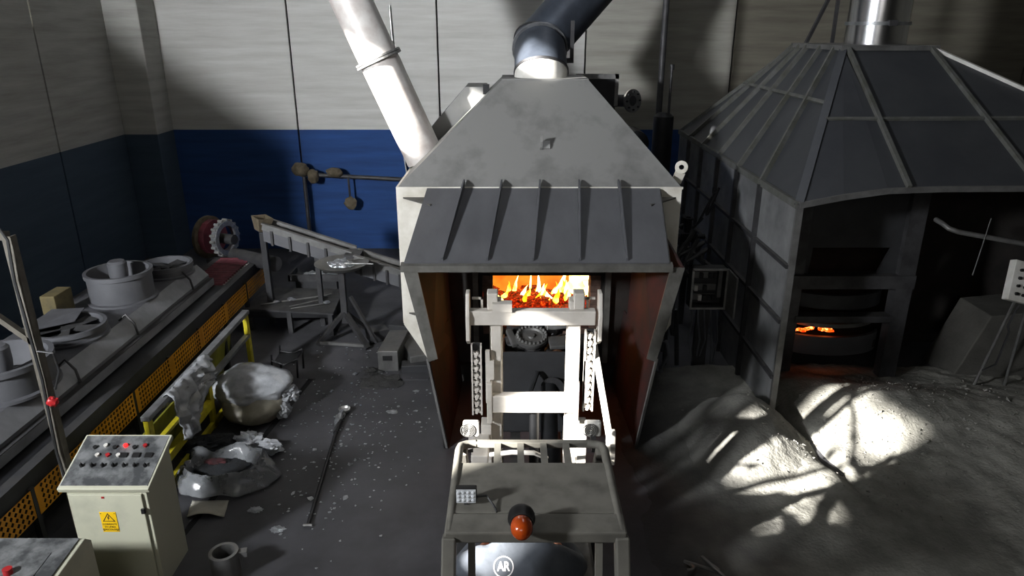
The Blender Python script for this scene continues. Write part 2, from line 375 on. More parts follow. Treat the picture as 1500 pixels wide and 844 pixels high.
# casing
for sg in (-1, 1):
    mx = lambda x: x if sg < 0 else .76 - x
    MB().prism([(mx(-1.57),YF,3.08),(mx(-1.02),YF,3.08),(mx(-.93),YF,.25),(mx(-1.1),YF,.25),(mx(-1.57),YF,1.05)], (0,.05,0)).build('front_plate', 'furnace_cream', F)
    MB().plate([(mx(-1.57),YF+.05,3.08),(mx(-1.57),12.7,3.08),(mx(-1.57),12.7,1.05),(mx(-1.57),YF+.05,1.05)], .03).build('side_plate', 'furnace_cream', F)
    MB().plate([(mx(-1.57),YF+.05,1.05),(mx(-1.57),12.7,1.05),(mx(-1.1),12.7,.25),(mx(-1.1),YF+.05,.25)], .03).build('side_plate', 'furnace_cream', F)
    # mouth wings: tapering side sheets and the flap hanging under them
    wg = MB().plate([(mx(-1.27),8.16,2.46),(mx(-1.0),8.16,1.2),(mx(-.9),YF,.85),(mx(-1.0),YF,3.0)], .03).build('side_wing', 'red_primer', F)
    MB().prism([(mx(-1.31),8.14,2.44),(mx(-1.14),8.14,2.44),(mx(-.93),8.14,1.24),(mx(-1.05),8.14,1.2)], (0,.03,0)).build('flange', 'edge_grey', wg)
    fp = MB().plate([(mx(-1.06),8.2,1.22),(mx(-.84),8.06,.0),(mx(-.78),9.9,.0),(mx(-.9),9.9,1.2)], .02).build('lower_flap', 'red_primer', F)
    MB().bar((mx(-1.065),8.19,1.22), (mx(-.845),8.05,.0), .02, .04).build('edge_trim', 'mid_steel', fp)
    # gussets between casing and visor
    for z, y1, w_ in ((2.93, 9.25, .3), (1.22, 9.4, .22)):
        MB().prism([(mx(-1.5),YF,z),(mx(-1.0),YF,z),(mx(-1.08),y1,z)], (0,0,.02)).build('gusset', 'edge_grey', F)
B(-1.1, 1.86, 9.95, 12.6, 0, .27).build('plinth', 'soot', F)
MB().plate([(L_,12.7,3.08),(R_,12.7,3.08),(R_,12.7,.25),(L_,12.7,.25)], .03).build('back_plate', 'furnace_grey', F)
# hood
T0, T1, TY0, TY1, TZ = -.16, 1.17, 11.35, 12.35, 4.39
b4 = [(L_,YF,3.08),(R_,YF,3.08),(R_,12.7,3.08),(L_,12.7,3.08)]; t4 = [(T0,TY0,TZ),(T1,TY0,TZ),(T1,TY1,TZ),(T0,TY1,TZ)]
for i, nm in enumerate(('hood_front', 'hood_side', 'hood_back', 'hood_side')):
    j = (i+1) % 4
    MB().plate([b4[i], b4[j], t4[j], t4[i]], -.02).build(nm, 'furnace_grey', F)
B(T0, T1, TY0, TY1, TZ-.01, TZ+.02).build('hood_cap', 'furnace_grey', F)
w_ = MB()
w_.bar((L_-.01,YF-.01,3.08), (R_+.01,YF-.01,3.08), .03, .03); w_.build('weld_seam', 'furnace_cream', F)
# lifting lugs
nrm = Vector((0,-.63,.775)); c = Vector((.4, 10.3, 3.58))
lg = MB(); lg.prism([c+Vector((0,0,-.09)), c+Vector((0,0,.09)), c+Vector((0,-.12,.14)), c+Vector((0,-.16,.05)), c+Vector((0,-.12,-.03))], (.03,0,0))
lg.obox(c+Vector((.08,-.03,0)), (.12,.02,.12), Matrix.Rotation(R(-40),3,'X')); lg.build('lifting_lug', 'light_steel', F)
lg = MB(); lg.ring((2.36,9.95,3.32), (-.3,-1,.1), .035, .09, .03, 18); lg.bar((2.3,9.97,3.1), (2.35,9.95,3.25), .14, .03, (0,1,0))
lg.build('lifting_lug', 'furnace_cream', F)
# visor
vt = lambda u: Vector((-1.16 + 3.18*u, YF, 3.07)); vb = lambda u: Vector((-1.29 + 3.17*u, 8.15, 2.49))
V = MB().plate([vt(0), vb(0), vb(1), vt(1)], .02).build('visor', 'visor_grey', F)
MB().prism([vb(0)+Vector((-.04,.03,.015)), vb(0)+Vector((-.04,-.05,-.01)), vb(0)+Vector((-.04,-.05,-.09)), vb(0)+Vector((-.04,.03,-.09))], (3.25,0,0)).build('visor_lip', 'edge_grey', F)
nv = Vector((0, -.351, .936))
for u in (.155, .317, .482, .65, .82):
    a, b = vt(u), vb(u) ; a.x = -1.16 + 3.18*u; b.x = -1.29 + 3.17*(u + (u-.48)*.05)
    d = (b - a)
    MB().prism([a + Vector((0,.05,.12)), a + d*.06 + nv*.14, b - d*.02 + nv*.06, b - d*.02 + nv*.01, a], (.022,0,0)).build('rib', 'visor_grey', V)
for sg in (0, 1):
    a, b = vt(sg), vb(sg); x = .0 if sg else -.02
    MB().prism([a, b, b+Vector((.25 if sg==0 else -.25,1.45,-.05)), ], (.02,0,0)).build('visor_cheek', 'edge_grey', F)
# door wall, brick jambs, chamber
DY = 10.05
dw = MB(); dw.box(-1.0,-.44,DY,DY+.1,.25,3.0); dw.box(1.32,1.8,DY,DY+.1,.25,3.0); dw.box(-.44,1.32,DY,DY+.1,1.72,3.0); dw.box(-.44,1.32,DY,DY+.1,.25,.86)
dw.build('door_wall', 'soot', F)
bm_ = B(-.075,.075,0,.3,-.045,.045).mesh('brick', 'brick')
for k in range(9):
    for x in (-.362, 1.242):
        piece('brick', bm_, F, (x + random.uniform(-.006,.006), DY-.03 + random.uniform(-.01,.01), .9 + k*.098))
for k in range(11):
    piece('brick', bm_, F, (-.36 + k*.16, DY-.02 + random.uniform(-.008,.008), .8))
ch = MB(); ch.box(-.5,1.4,11.42,11.52,.5,2.1); ch.build('chamber_back', 'back_glow', F)
ch = MB(); ch.box(-.6,-.5,10.15,12.3,.5,2.1); ch.box(1.4,1.5,10.15,12.3,.5,2.1); ch.box(-.6,1.5,10.15,12.3,2.0,2.1)
ch.build('chamber_lining', 'refractory', F)
B(-.5,1.4,10.15,11.42,.5,.8).build('hearth', 'soot', F)
ld = MB(); ld.box(-.48,1.36,DY-.12,DY-.01,1.73,1.92); ld.build('door_lintel', 'soot', F)
for sg in (-1, 1):                                   # guide rails beside the door
    B(.44+sg*.98-.04,.44+sg*.98+.04,DY-.1,DY,.3,2.6).build('door_guide', 'edge_grey', F)

# burning charge: bed of embers and flames
eb = MB()
for k in range(60):
    x, y = random.uniform(-.42,1.32), random.uniform(10.25,11.35)
    eb.blob((x, y, .84+random.uniform(0,.1)+.1*(y-10.2)/1.2), (random.uniform(.1,.22), random.uniform(.08,.18), random.uniform(.05,.12)), .35, 2.2, 2, k)
eb.build('ember_bed', 'ember', org=(.44,11.1,.8), label='glowing red ember bed inside the central furnace door', cat='embers', kind='stuff')
def flame(mb, x, y, z, h, r, lean, seed):
    n = 9; vs = []; prof = [(0,.35),(.12,.8),(.28,1),(.45,.82),(.62,.55),(.8,.28),(1,.03)]
    for t, rr in prof:
        ox = lean*t*t + .25*r*noise.noise(Vector((seed*3.7, t*3, 0)))*2; oy = .2*r*noise.noise(Vector((0, t*3, seed)))
        for i in range(n):
            a = 2*math.pi*i/n; k = r*rr*(1+.35*noise.noise(Vector((math.cos(a)*1.4+seed, math.sin(a)*1.4, t*4))))
            vs.append((x+ox+math.cos(a)*k, y+oy+math.sin(a)*k*.8, z+h*t))
    m = len(prof)
    mb.add(vs, [(k*n+i, k*n+(i+1) % n, (k+1)*n+(i+1) % n, (k+1)*n+i) for k in range(m-1) for i in range(n)] + [list(range(n))[::-1]])
f1, f2 = MB(), MB()
for k in range(22):
    x = random.uniform(-.4, 1.3); y = random.uniform(10.7, 11.3); h = random.uniform(.12,.3)*(1.5 if x > .7 else .8)
    flame(f1, x, y, .98, h, random.uniform(.025,.06), random.uniform(-.06,.1), k)
for k, (x, y, h, r) in enumerate([(-.33,10.7,.24,.08),(-.2,10.75,.2,.07),(-.42,10.9,.3,.06),(.04,11.1,.4,.035),(.16,10.95,.26,.045),(.5,10.9,.3,.05),(.44,11.0,.46,.045),(.58,10.8,.2,.07),
        (.74,11.1,.3,.05),(.9,10.95,.34,.06),(1.0,11.1,.5,.09),(1.12,10.9,.5,.1),(1.2,11.15,.62,.13),(1.05,11.25,.66,.12),(1.28,10.8,.42,.07),(.84,11.3,.42,.06),(.3,11.2,.5,.02)]):
    flame(f2, x, y, .96, h, r, random.uniform(-.05,.1), k+50)
f1.build('fire', 'flame', smooth=True, org=(.44,11.2,.9), label='orange and yellow flames burning inside the central furnace', cat='fire', kind='stuff')
f2.build('fire', 'flame_white', smooth=True, org=(.44,11.1,.9), label='white-hot flames brightest at the right of the fire door', cat='fire', kind='stuff')
fd = bpy.data.lights.new('fire_glow', 'POINT'); fd.energy = 12; fd.color = (1,.36,.08); fd.shadow_soft_size = .3
fo = bpy.data.objects.new('fire_glow', fd); COL.objects.link(fo); fo.location = (.5, 10.7, 1.45)

# side hood box behind the furnace hood
MB().prism([(-1.45,11.75,3.3),(-1.32,11.75,3.62),(-.74,11.75,4.26),(-.42,11.75,4.26),(-.3,11.75,3.3)], (0,.9,0)).build('rear_hood', 'furnace_grey', F)
B(-.46,-.36,11.72,11.8,4.15,4.3).build('clamp', 'black_steel', F)
rb = B(1.12,1.74,12.45,13.1,3.7,4.38).build('rear_casing', 'black_steel', F)
q = MB()
for a in ((1.08,1.78,12.4,12.46,4.34,4.42),(1.72,1.78,12.4,12.46,3.9,4.42)): q.box(*a)
q.build('casing_frame', 'mid_steel', rb)
pn = MB().cyl((1.62,12.8,3.95), (2.0,12.25,4.0), .1, n=18).build('pipe_stub', 'dark_steel', F, smooth=True)
ax = Vector((.38,-.55,.05)).normalized()
MB().ring(Vector((2.0,12.25,4.0))-ax*.02, ax, .085, .19, .035, 28).build('pipe_flange', 'mid_steel', pn)
bt = MB().cyl((0,0,0), (0,0,.03), .016, n=6).mesh('bolt', 'black_steel')
x_, y_, d_ = frame_z(ax); rot = ax.to_track_quat('Z','Y').to_euler()
for k in range(8):
    a = math.pi*k/4; p = Vector((2.0,12.25,4.0)) + ax*.012 + (x_*math.cos(a)+y_*math.sin(a))*.145
    piece('bolt', bt, pn, p, rot)

# exhaust duct on the furnace top (mitred elbow)
def mitred(T, path, r, mats, names, n=28):
    path = [Vector(p) for p in path]; rings = []
    for k, p in enumerate(path):
        d0 = (p - path[k-1]).normalized() if k else (path[1]-p).normalized()
        d1 = (path[k+1]-p).normalized() if k < len(path)-1 else d0
        nn = (d0+d1).normalized(); x, y, d = frame_z(d0, (0,1,0) if abs(d0.z) > .9 else (0,0,1)); ring = []
        for i in range(n):
            q = p + (x*math.cos(2*math.pi*i/n) + y*math.sin(2*math.pi*i/n))*r
            t = (p - q).dot(nn)/d0.dot(nn); ring.append(q + d0*t)
        rings.append((ring, d1))
    for k in range(len(path)-1):
        a = rings[k][0]; dd = (path[k+1]-path[k]).normalized(); nn = None
        e = rings[k+1]
        # project ring k along segment direction on to the plane of ring k+1
        d1 = (path[k+2]-path[k+1]).normalized() if k+2 < len(path) else dd
        nn = (dd+d1).normalized(); b = [q + dd*((path[k+1]-q).dot(nn)/dd.dot(nn)) for q in a]
        rings[k+1] = (b, d1)
        MB().add(a+b, [(i,(i+1) % n, n+(i+1) % n, n+i) for i in range(n)]).build(names[k], mats[k], T, smooth=True)
        cc = path[k+1]
        rg = [cc + (q-cc)*1.035 for q in b]; rg2 = [q + dd*.035 for q in rg]
        MB().add(rg+rg2+b, [(i,(i+1) % n, n+(i+1) % n, n+i) for i in range(n)] + [(i,(i+1) % n, 2*n+(i+1) % n, 2*n+i) for i in range(n)]).build('seam_ring', 'dark_steel', T, smooth=True)
D = thing('exhaust_duct', 'dark blue-grey round exhaust duct bending off the central furnace hood', 'duct', (.46,11.8,4.4))
mitred(D, [(.46,11.8,4.1),(.46,11.8,4.46),(.46,12.55,4.88),(2.9,14.4,7.4),(2.9,14.4,11.0)], .42,
       ['plain_white','duct_blue','duct_blue','duct_blue'], ['collar','duct_segment','duct_segment','duct_segment'])  # collar is white: its sunlit look is put into the colour
MB().box(.94,1.0,12.2,12.26,4.65,5.25).box(.78,1.0,12.2,12.26,4.6,4.68).build('bracket', 'dark_steel', D)
MB().ring((.46,12.42,4.81), (0,.87,.49), .42, .46, .05, 28).build('clamp_ring', 'galv', D, smooth=True)
# leaning exhaust pipe on the left
Pp = thing('exhaust_pipe', 'white leaning exhaust pipe with a flange, joining the hood from upper left', 'pipe', (-1.42,11.3,3.3))
a0, a1 = Vector((-1.36,11.3,3.2)), Vector((-3.55,11.3,8.3)); ad = (a1-a0).normalized()
fz = a0 + ad*1.63
MB().cyl(a0, fz, .3, n=32).build('lower_tube', 'pipe_white', Pp, smooth=True)
MB().cyl(fz, a1, .3, n=32).build('upper_tube', 'pipe_white', Pp, smooth=True)
MB().ring(fz-ad*.03, ad, .28, .36, .03, 32).ring(fz+ad*.01, ad, .28, .36, .03, 32).build('pipe_flange', 'light_steel', Pp)
for t, a in ((.06,-1.3),(.5,-.4)):
    x, y, d = frame_z(ad); p = a0 + ad*(t*1.6+.05) + (x*math.cos(R(-130))+y*math.sin(R(-130)))*.3
    MB().cyl(p, p+(p-(a0+ad*(p-a0).dot(ad))).normalized()*.09, .05, n=12).build('port', 'dark_steel', Pp, smooth=True)
# black filter cylinder and riser behind the furnace
G = thing('filter_vessel', 'black upright cylinder vessel hanging on a pipe by the back wall', 'vessel', (2.9,14,1.9))
MB().lathe([(0,0),(.16,0),(.19,.05),(.19,1.55),(.1,1.62),(0,1.62)], (2.9,14,2.0), 24).build('vessel', 'black_steel', G, smooth=True)
MB().cyl((2.82,14.1,3.55), (2.82,14.1,11), .06, n=12).build('riser_pipe', 'dark_steel', G, smooth=True)
MB().cyl((2.98,13.95,3.6), (2.98,13.95,4.4), .025, n=8).cyl((2.98,13.95,4.4), (2.98,13.95,4.5), .045, n=10).build('rod', 'dark_steel', G, smooth=True)
MB().cyl((3.06,13.95,1.9), (3.06,13.95,3.6), .012, n=6).build('sight_tube', 'light_steel', G)
for x, y in ((2.78,13.9),(3.02,13.9),(2.9,14.12)): MB().cyl((x,y,0),(x,y,2.05),.03,n=8).build('leg', 'dark_steel', G)
G2 = thing('compressed_air_tank', 'dark round tank lying between central furnace and back wall', 'tank', (2.4,14.6,2.6))
MB().lathe([(0,-.5),(.15,-.48),(.25,-.38),(.25,.38),(.15,.48),(0,.5)], (2.5,14.9,2.95), 20, (0,1,0)).build('shell', 'black_steel', G2, smooth=True)
for y in (14.6,15.2): MB().box(2.4,2.6,y-.03,y+.03,0,2.75).build('cradle', 'dark_steel', G2)

# ------------------------------------------------------------------ right furnace enclosure
E2 = thing('furnace_enclosure', 'dark steel enclosure of the right-hand furnace with ribbed pyramid roof', 'furnace', (6.2,12,0))
EX0, EX1, EY0, EY1, EZ = 3.52, 8.95, 8.6, 15.2, 3.1
t4 = [Vector(q) for q in ((4.83,11,4.84),(6.14,11,4.84),(6.14,12.9,4.84),(4.83,12.9,4.84))]
fe = [Vector(q) for q in ((EX0,EY0,EZ),(4.05,EY0+.02,3.2),(4.6,EY0+.05,3.27),(5.3,EY0+.07,3.29),(EX1,EY0+.1,3.3))]
# front roof face in sheets between ribs
rt = [t4[0], t4[0]+(t4[1]-t4[0])*.02, t4[0]+(t4[1]-t4[0])*.02, t4[1], t4[1]]
fx = [fe[0], Vector((4.85,EY0+.06,3.28)), Vector((6.45,EY0+.08,3.29)), fe[4]]
tx = [t4[0], t4[0]+Vector((.03,0,0)), t4[1]-Vector((.05,0,0)), t4[1]]
def lerp(a, b, t): return a + (b-a)*t
MB().plate([fe[0], fe[1], t4[0]], .012).build('roof_sheet', 'hood_dark', E2)
MB().plate([fe[1], fe[2], t4[0]], .012).build('roof_sheet', 'hood_dark', E2)
MB().plate([fe[2], fx[1], t4[0]], .012).build('roof_sheet', 'hood_dark', E2)
for i in (1, 2):
    m0, m1 = lerp(fx[i], tx[i], .45), lerp(fx[i+1], tx[i+1], .45)
    MB().plate([fx[i], fx[i+1], m1, m0], .012).build('roof_sheet', 'hood_dark', E2)
    MB().plate([m0, m1, tx[i+1], tx[i]], .012).build('roof_sheet', 'hood_dark', E2)
nf = Vector((0,-.55,.83))
def rib(a, b, w=.05, h=.07, nn=nf, m='hood_rib'):
    a, b = Vector(a), Vector(b); MB().bar(a+nn*h/2, b+nn*h/2, w, h, nn).build('rib', m, E2)
rib(fx[1], tx[1]+Vector((.02,0,0))); rib(fx[2], tx[2])
rib(lerp(fe[0], t4[0], .5)+Vector((.02,0,0)), lerp(fx[1], tx[1], .45), .04, .05); rib(lerp(fx[1], tx[1], .45), lerp(fx[2], tx[2], .45), .04, .05); rib(lerp(fx[2], tx[2], .45), lerp(fx[3], tx[3], .45), .04, .05)
for a, b in zip(fe, fe[1:]): MB().bar(a+Vector((0,-.02,0)), b+Vector((0,-.02,0)), .04, .07).build('eave_angle', 'mid_steel', E2)
# hip angles
MB().bar(fe[0], t4[0], .11, .05, (-.5,-.5,.7)).build('hip_angle', 'hood_dark', E2)
MB().bar(fe[4]+Vector((0,0,.02)), t4[1]+Vector((0,0,.02)), .09, .05, (.5,-.5,.7)).build('hip_angle', 'plain_white', E2)  # white here puts the light caught by this edge into its colour
q = lerp(fe[4], t4[1], .38) + Vector((0,0,.12))
MB().ring(q, (0,-1,.2), .03, .1, .03, 16).build('lifting_lug', 'furnace_cream', E2)
# left roof face
bl = Vector((EX0,EY1,EZ)); nl = Vector((-.78,0,.62)).normalized()
yy = [8.6, 9.95, 11.05, 12.15, 13.25, 14.25, 15.2]
topy = [11.0, 11.25, 11.75, 12.3, 12.6, 12.9, 12.9]
for i in range(6):
    a, b = Vector((EX0,yy[i],EZ)), Vector((EX0,yy[i+1],EZ)); c, d = Vector((4.83,topy[i+1],4.84)), Vector((4.83,topy[i],4.84))
    pts = [a, b, c, d] if (c-d).length > .01 else [a, b, c]
    MB().plate(pts, .012).build('roof_sheet', 'hood_dark', E2)
for i in range(1, 6):
    rib((EX0,yy[i],EZ), (4.83,topy[i],4.84), .05, .07, nl)
rib((4.33,10.1,4.15), (4.33,13.8,4.15), .05, .06, nl)
MB().bar(bl, t4[3], .1, .06, (-.5,.5,.7)).build('hip_angle', 'hood_rib', E2)
MB().bar((EX0-.02,EY0,EZ), (EX0-.02,EY1,EZ), .05, .09).build('eave_angle', 'hood_rib', E2)
# remaining roof faces, top plate
MB().plate([bl, Vector((EX1,EY1,EZ)), t4[2], t4[3]], .012).build('roof_sheet', 'hood_dark', E2)
MB().plate([fe[4], Vector((EX1,EY1,EZ)), t4[2], t4[1]], .012).build('roof_sheet', 'hood_dark', E2)
B(4.78,6.2,10.94,12.95,4.83,4.9).build('top_plate', 'mid_steel', E2)
# walls
pw = B(-.008,.008,-.5,.5,-.5,.5).mesh('panel', 'wall_panel')
zz = [0, .75, 1.55, 2.3, 3.08]
for i in range(6):
    for k in range(4):
        piece('wall_sheet', pw, E2, (EX0, (yy[i]+yy[i+1])/2, (zz[k]+zz[k+1])/2), None, (1, yy[i+1]-yy[i], zz[k+1]-zz[k]))
for y in yy[1:-1]: B(EX0-.07,EX0,y-.03,y+.03,0,3.08).build('stiffener', 'dark_steel', E2)
for z in zz[1:-1]: B(EX0-.06,EX0,EY0,EY1,z-.025,z+.025).build('stringer', 'dark_steel', E2)
B(EX0-.03,EX0+.05,EY0-.02,EY0+.03,0,3.1).build('corner_post', 'mid_steel', E2)
B(EX0,EX1,EY1,EY1+.02,0,3.1).build('wall_sheet', 'dark_steel', E2)
B(EX1,EX1+.02,EY0,EY1,0,3.1).build('wall_sheet', 'dark_steel', E2)
# furnace body seen inside the mouth
IY = 9.95
for x0, x1 in ((4.06,4.24),(5.62,5.86)): B(x0,x1,IY-.1,IY+.1,0,3.2).build('mouth_post', 'dark_steel', E2)
B(4.06,5.86,IY-.14,IY+.1,1.56,1.76).build('cross_beam', 'dark_steel', E2)
B(4.2,5.65,IY-.12,IY+.08,1.02,1.12).build('cross_beam', 'dark_steel', E2)
MB().prism([(4.24,IY,3.1),(5.62,IY,3.1),(5.62,IY,1.76),(5.35,IY,1.76),(5.5,IY,2.15),(4.36,IY,2.15),(4.34,IY,1.76),(4.24,IY,1.76)], (0,.05,0)).build('mouth_plate', 'machine_dark', E2)
B(4.1,8.9,11.4,11.45,0,3.1).build('inner_wall', 'soot', E2)
def lip(z, r, h, m, nm):                                     # curved lips of the drum mouth
    mb = MB(); n = 14; vs = []
    for i in range(n+1):
        a = R(200 + 140*i/n); x, y = 4.9 + math.cos(a)*r, 10.35 + math.sin(a)*.45
        vs += [(x,y,z),(x,y,z+h),(x,y+.06,z+h),(x,y+.06,z)]
    mb.add(vs, [(4*i+j, 4*i+(j+1) % 4, 4*i+4+(j+1) % 4, 4*i+4+j) for i in range(n) for j in range(4)])
    mb.build(nm, m, E2, smooth=True)
lip(1.2, .75, .22, 'machine_dark', 'drum_rim'); lip(.45, .8, .3, 'machine_grey', 'spout_lip'); lip(.9, .7, .06, 'mid_steel', 'drum_rim')
B(4.24,5.6,10.1,10.9,.5,.62).build('hearth_plate', 'soot', E2)
ge = MB()
for k in range(26):
    x = random.choice([random.uniform(4.25,4.6), random.uniform(4.68,4.84)])
    ge.blob((x, 10.02+random.uniform(-.03,.08), .83+random.uniform(-.02,.03)), (.05,.04,.025), .4, 2, 1, k)
ge.build('embers', 'ember_hot', org=(4.5,10,.75), label='small glowing embers on the lip of the right-hand furnace', cat='embers', kind='stuff')
# chimney
Cn = thing('chimney', 'shiny stainless steel chimney rising from the right-hand enclosure roof', 'chimney', (5.72,11.95,4.9))
MB().cyl((5.72,11.95,4.9), (5.72,11.95,5.2), .45, n=40).build('chimney_section', 'stainless', Cn, smooth=True)
MB().cyl((5.72,11.95,5.2), (5.72,11.95,11.1), .445, n=40).build('chimney_section', 'stainless', Cn, smooth=True)
MB().ring((5.72,11.95,5.18), (0,0,1), .44, .475, .05, 40).build('clamp_band', 'galv', Cn, smooth=True)
MB().box(5.66,5.78,11.44,11.5,5.17,5.25).build('clamp_bolt', 'dark_steel', Cn)
MB().bar((4.95,12.8,4.85),(5.45,12.9,6.0),.05,.05).bar((5.45,12.9,4.85),(5.45,12.9,6.4),.05,.05).build('stay', 'dark_steel', Cn)
# ash banks
def ash(name, m, x0, x1, y0, y1, n, fn, label, kind=None):
    nx = n; ny = int(n*(y1-y0)/(x1-x0)); vs = []; fs = []
    for j in range(ny+1):
        for i in range(nx+1):
            x = x0+(x1-x0)*i/nx; y = y0+(y1-y0)*j/ny
            vs.append((x, y, fn(x, y)))
    for j in range(ny):
        for i in range(nx):
            a = j*(nx+1)+i
            if max(vs[q][2] for q in (a,a+1,a+nx+2,a+nx+1)) > -.02: fs.append((a,a+1,a+nx+2,a+nx+1))
    mb = MB(); mb.add(vs, fs)
    return mb.build(name, m, smooth=True, org=((x0+x1)/2,(y0+y1)/2,0), label=label, cat='ash pile', kind=kind)
g = lambda x, y, cx, cy, sx, sy, h, a=0: h*math.exp(-(((x-cx)*math.cos(a)+(y-cy)*math.sin(a))/sx)**2 - ((-(x-cx)*math.sin(a)+(y-cy)*math.cos(a))/sy)**2)
def fur(x, y):                                             # furrow scraped from the enclosure corner
    ax_, ay_, bx_, by_ = 3.72, 9.0, 4.12, 6.85; dx, dy = bx_-ax_, by_-ay_; L2 = dx*dx+dy*dy
    t = max(0, min(1, ((x-ax_)*dx+(y-ay_)*dy)/L2)); px, py = ax_+dx*t, ay_+dy*t
    wob = .05*noise.noise(Vector((y*2.5,0,3)))
    return math.exp(-(((x-px-wob)**2+(y-py)**2)/(.11**2)))*(1-.75*t)
def hgt(x, y):
    n1 = noise.fractal(Vector((x*1.1,y*1.1,0)), 1, 2, 5)*.05 + noise.fractal(Vector((x*6,y*6,4)), 1, 2, 4)*.014
    e = min(1, max(0, (x-1.25-.25*noise.noise(Vector((y*.9,1,1))))/1.9))
    tr = .018*max(0, noise.noise(Vector(((x*.8+y*.55)*7, (x-y)*.5, 9))))
    return (g(x,y,5.1,8.8,1.1,.75,.34) + g(x,y,7.2,8.6,1.3,1.0,.22) + g(x,y,4.2,9.4,.5,.6,.2) + .075*e + n1*e + tr*e - .24*fur(x,y)*e) + .006*e - .012*(1-e)
ash('ash_bank', 'ash', 1.15, 9.2, 4.0, 10.3, 190, hgt, 'wide bank of pale grey ash in front of the right-hand furnace', 'stuff')
def hgt2(x, y):
    n1 = noise.fractal(Vector((x*1.4,y*1.4,7)), 1, 2, 5)*.05 + noise.fractal(Vector((x*7,y*7,4)), 1, 2, 4)*.012
    h = g(x,y,3.1,8.35,.62,.75,.62,.2) + g(x,y,2.75,7.55,.45,.6,.22)
    return h + n1*min(1, h*4) - .06 - .5*max(0, (x-3.62-.08*noise.noise(Vector((y*2,0,0)))-.12*(9-y)))*min(1,h*5)
ash('ash_heap', 'ash', 1.9, 4.6, 6.2, 9.6, 110, hgt2, 'rounded heap of grey ash at the foot of the enclosure corner')
pb = MB()
for k in range(1400):
    x, y = random.gauss(5.0,1.1), random.gauss(8.3,.9)
    if not (2.3 < x < 8.8 and 4.6 < y < 9.8): continue
    s_ = random.uniform(.006,.022)*(2 if random.random() < .06 else 1); z = max(hgt(x,y), hgt2(x,y) if 1.95 < x < 4.5 and 6.3 < y < 9.5 else -1)
    v = [Vector((random.uniform(-1,1),random.uniform(-1,1),random.uniform(-.6,.9)))*s_ for _ in range(4)]
    c = Vector((x,y,z+s_*.4)); pb.add([c+q for q in v], [(0,1,2),(0,2,3),(0,3,1),(1,3,2)])
pb.build('ash_pebbles', 'ash_pebble', org=(5,8,0), label='loose clinker crumbs scattered over the ash bank', cat='debris', kind='stuff')

# handrail and pendant control by the right-hand furnace
Hr = thing('handrail', 'bare steel tube handrail across the right-hand furnace mouth', 'rail', (5.95,9.5,0))
MB().tube([(5.93,9.75,2.62),(5.93,9.6,2.61),(5.98,9.5,2.56),(6.1,9.47,2.52),(8.6,9.47,2.07)], .035, 10).build('rail_tube', 'mid_steel', Hr, smooth=True)
MB().cyl((8.4,9.47,0),(8.4,9.47,2.1),.035,n=10).build('post', 'mid_steel', Hr, smooth=True)
MB().cyl((6.42,9.45,1.9),(6.48,9.43,2.72),.008,n=6).build('rod', 'mid_steel', Hr)
Pc = thing('pendant_panel', 'dusty white push-button panel tilted on a thin stand by the right furnace', 'control panel', (7.0,9.3,0))
PM = Matrix.Rotation(R(14),3,'Y') @ Matrix.Rotation(R(-20),3,'X')
pc = Vector((7.12,9.3,1.82))
MB().obox(pc, (.6,.12,.56), PM).build('panel_box', 'plain_white', Pc, bevel=.01)
kb = MB().cyl((0,0,0),(0,-.03,0),.022,n=10).mesh('push_button', 'black_plastic')
for i in range(5):
    for k in range(4):
        if (i+k*2) % 7 == 5: continue
        p = pc + PM @ Vector((-.2+i*.1,-.06,-.18+k*.11)); piece('push_button', kb, Pc, p, PM.to_euler())
MB().cyl((7.0,9.32,1.55),(6.8,9.45,.1),.02,n=8).cyl((7.2,9.32,1.5),(7.3,9.5,.1),.02,n=8).build('stand', 'mid_steel', Pc, smooth=True)
MB().tube([(7.06,9.3,1.52),(6.98,9.3,1.2),(7.02,9.3,1.1),(6.95,9.3,.6),(6.85,9.4,.45)], .014, 6).build('cable', 'hose', Pc, smooth=True)
# plinth block behind the pendant
MB().prism([(6.75,9.9,0),(8.7,9.9,0),(8.7,9.9,1.25),(7.15,9.9,1.1)], (0,.8,0)).build('concrete_block', 'block_dark', org=(7.6,10.3,0), label='grey concrete block inside the right-hand furnace mouth', cat='block', bevel=.02)

# ------------------------------------------------------------------ open electrical box, hoses and valves beside the enclosure
Eb = thing('electrical_box', 'small open electrical box with breakers and an open door, on a pedestal', 'electrical box', (3.05,10.4,0))
ex0, ex1, ez0, ez1, ey = 2.75, 3.28, 1.06, 1.7, 10.3
q = MB()
for a in ((ex0,ex0+.02,ey,ey+.24,ez0,ez1),(ex1-.02,ex1,ey,ey+.24,ez0,ez1),(ex0,ex1,ey,ey+.24,ez0,ez0+.02),(ex0,ex1,ey,ey+.24,ez1-.02,ez1),(ex0,ex1,ey+.22,ey+.24,ez0,ez1)): q.box(*a)
q.build('case', 'dark_steel', Eb)
q = MB()
for a in ((ex0-.01,ex1+.01,ey-.01,ey+.01,ez0-.01,ez0+.02),(ex0-.01,ex1+.01,ey-.01,ey+.01,ez1-.02,ez1+.01),(ex0-.01,ex0+.02,ey-.01,ey+.01,ez0,ez1),(ex1-.02,ex1+.01,ey-.01,ey+.01,ez0,ez1)): q.box(*a)
q.build('case_frame', 'light_steel', Eb)
for z in (1.56,1.36,1.2):
    rl = B(ex0+.04,ex1-.12,ey+.16,ey+.2,z-.05,z+.05).build('mounting_rail', 'mid_steel', Eb)
    for k in range(5):
        if random.random() < .75: B(ex0+.07+k*.07,ex0+.12+k*.07,ey+.1,ey+.17,z-.045,z+.04).build('breaker', random.choice(['black_plastic','plain_white','black_plastic']), rl)
B(ex1-.1,ex1-.04,ey+.12,ey+.2,1.2,1.66).build('cable_duct', 'mid_steel', Eb)
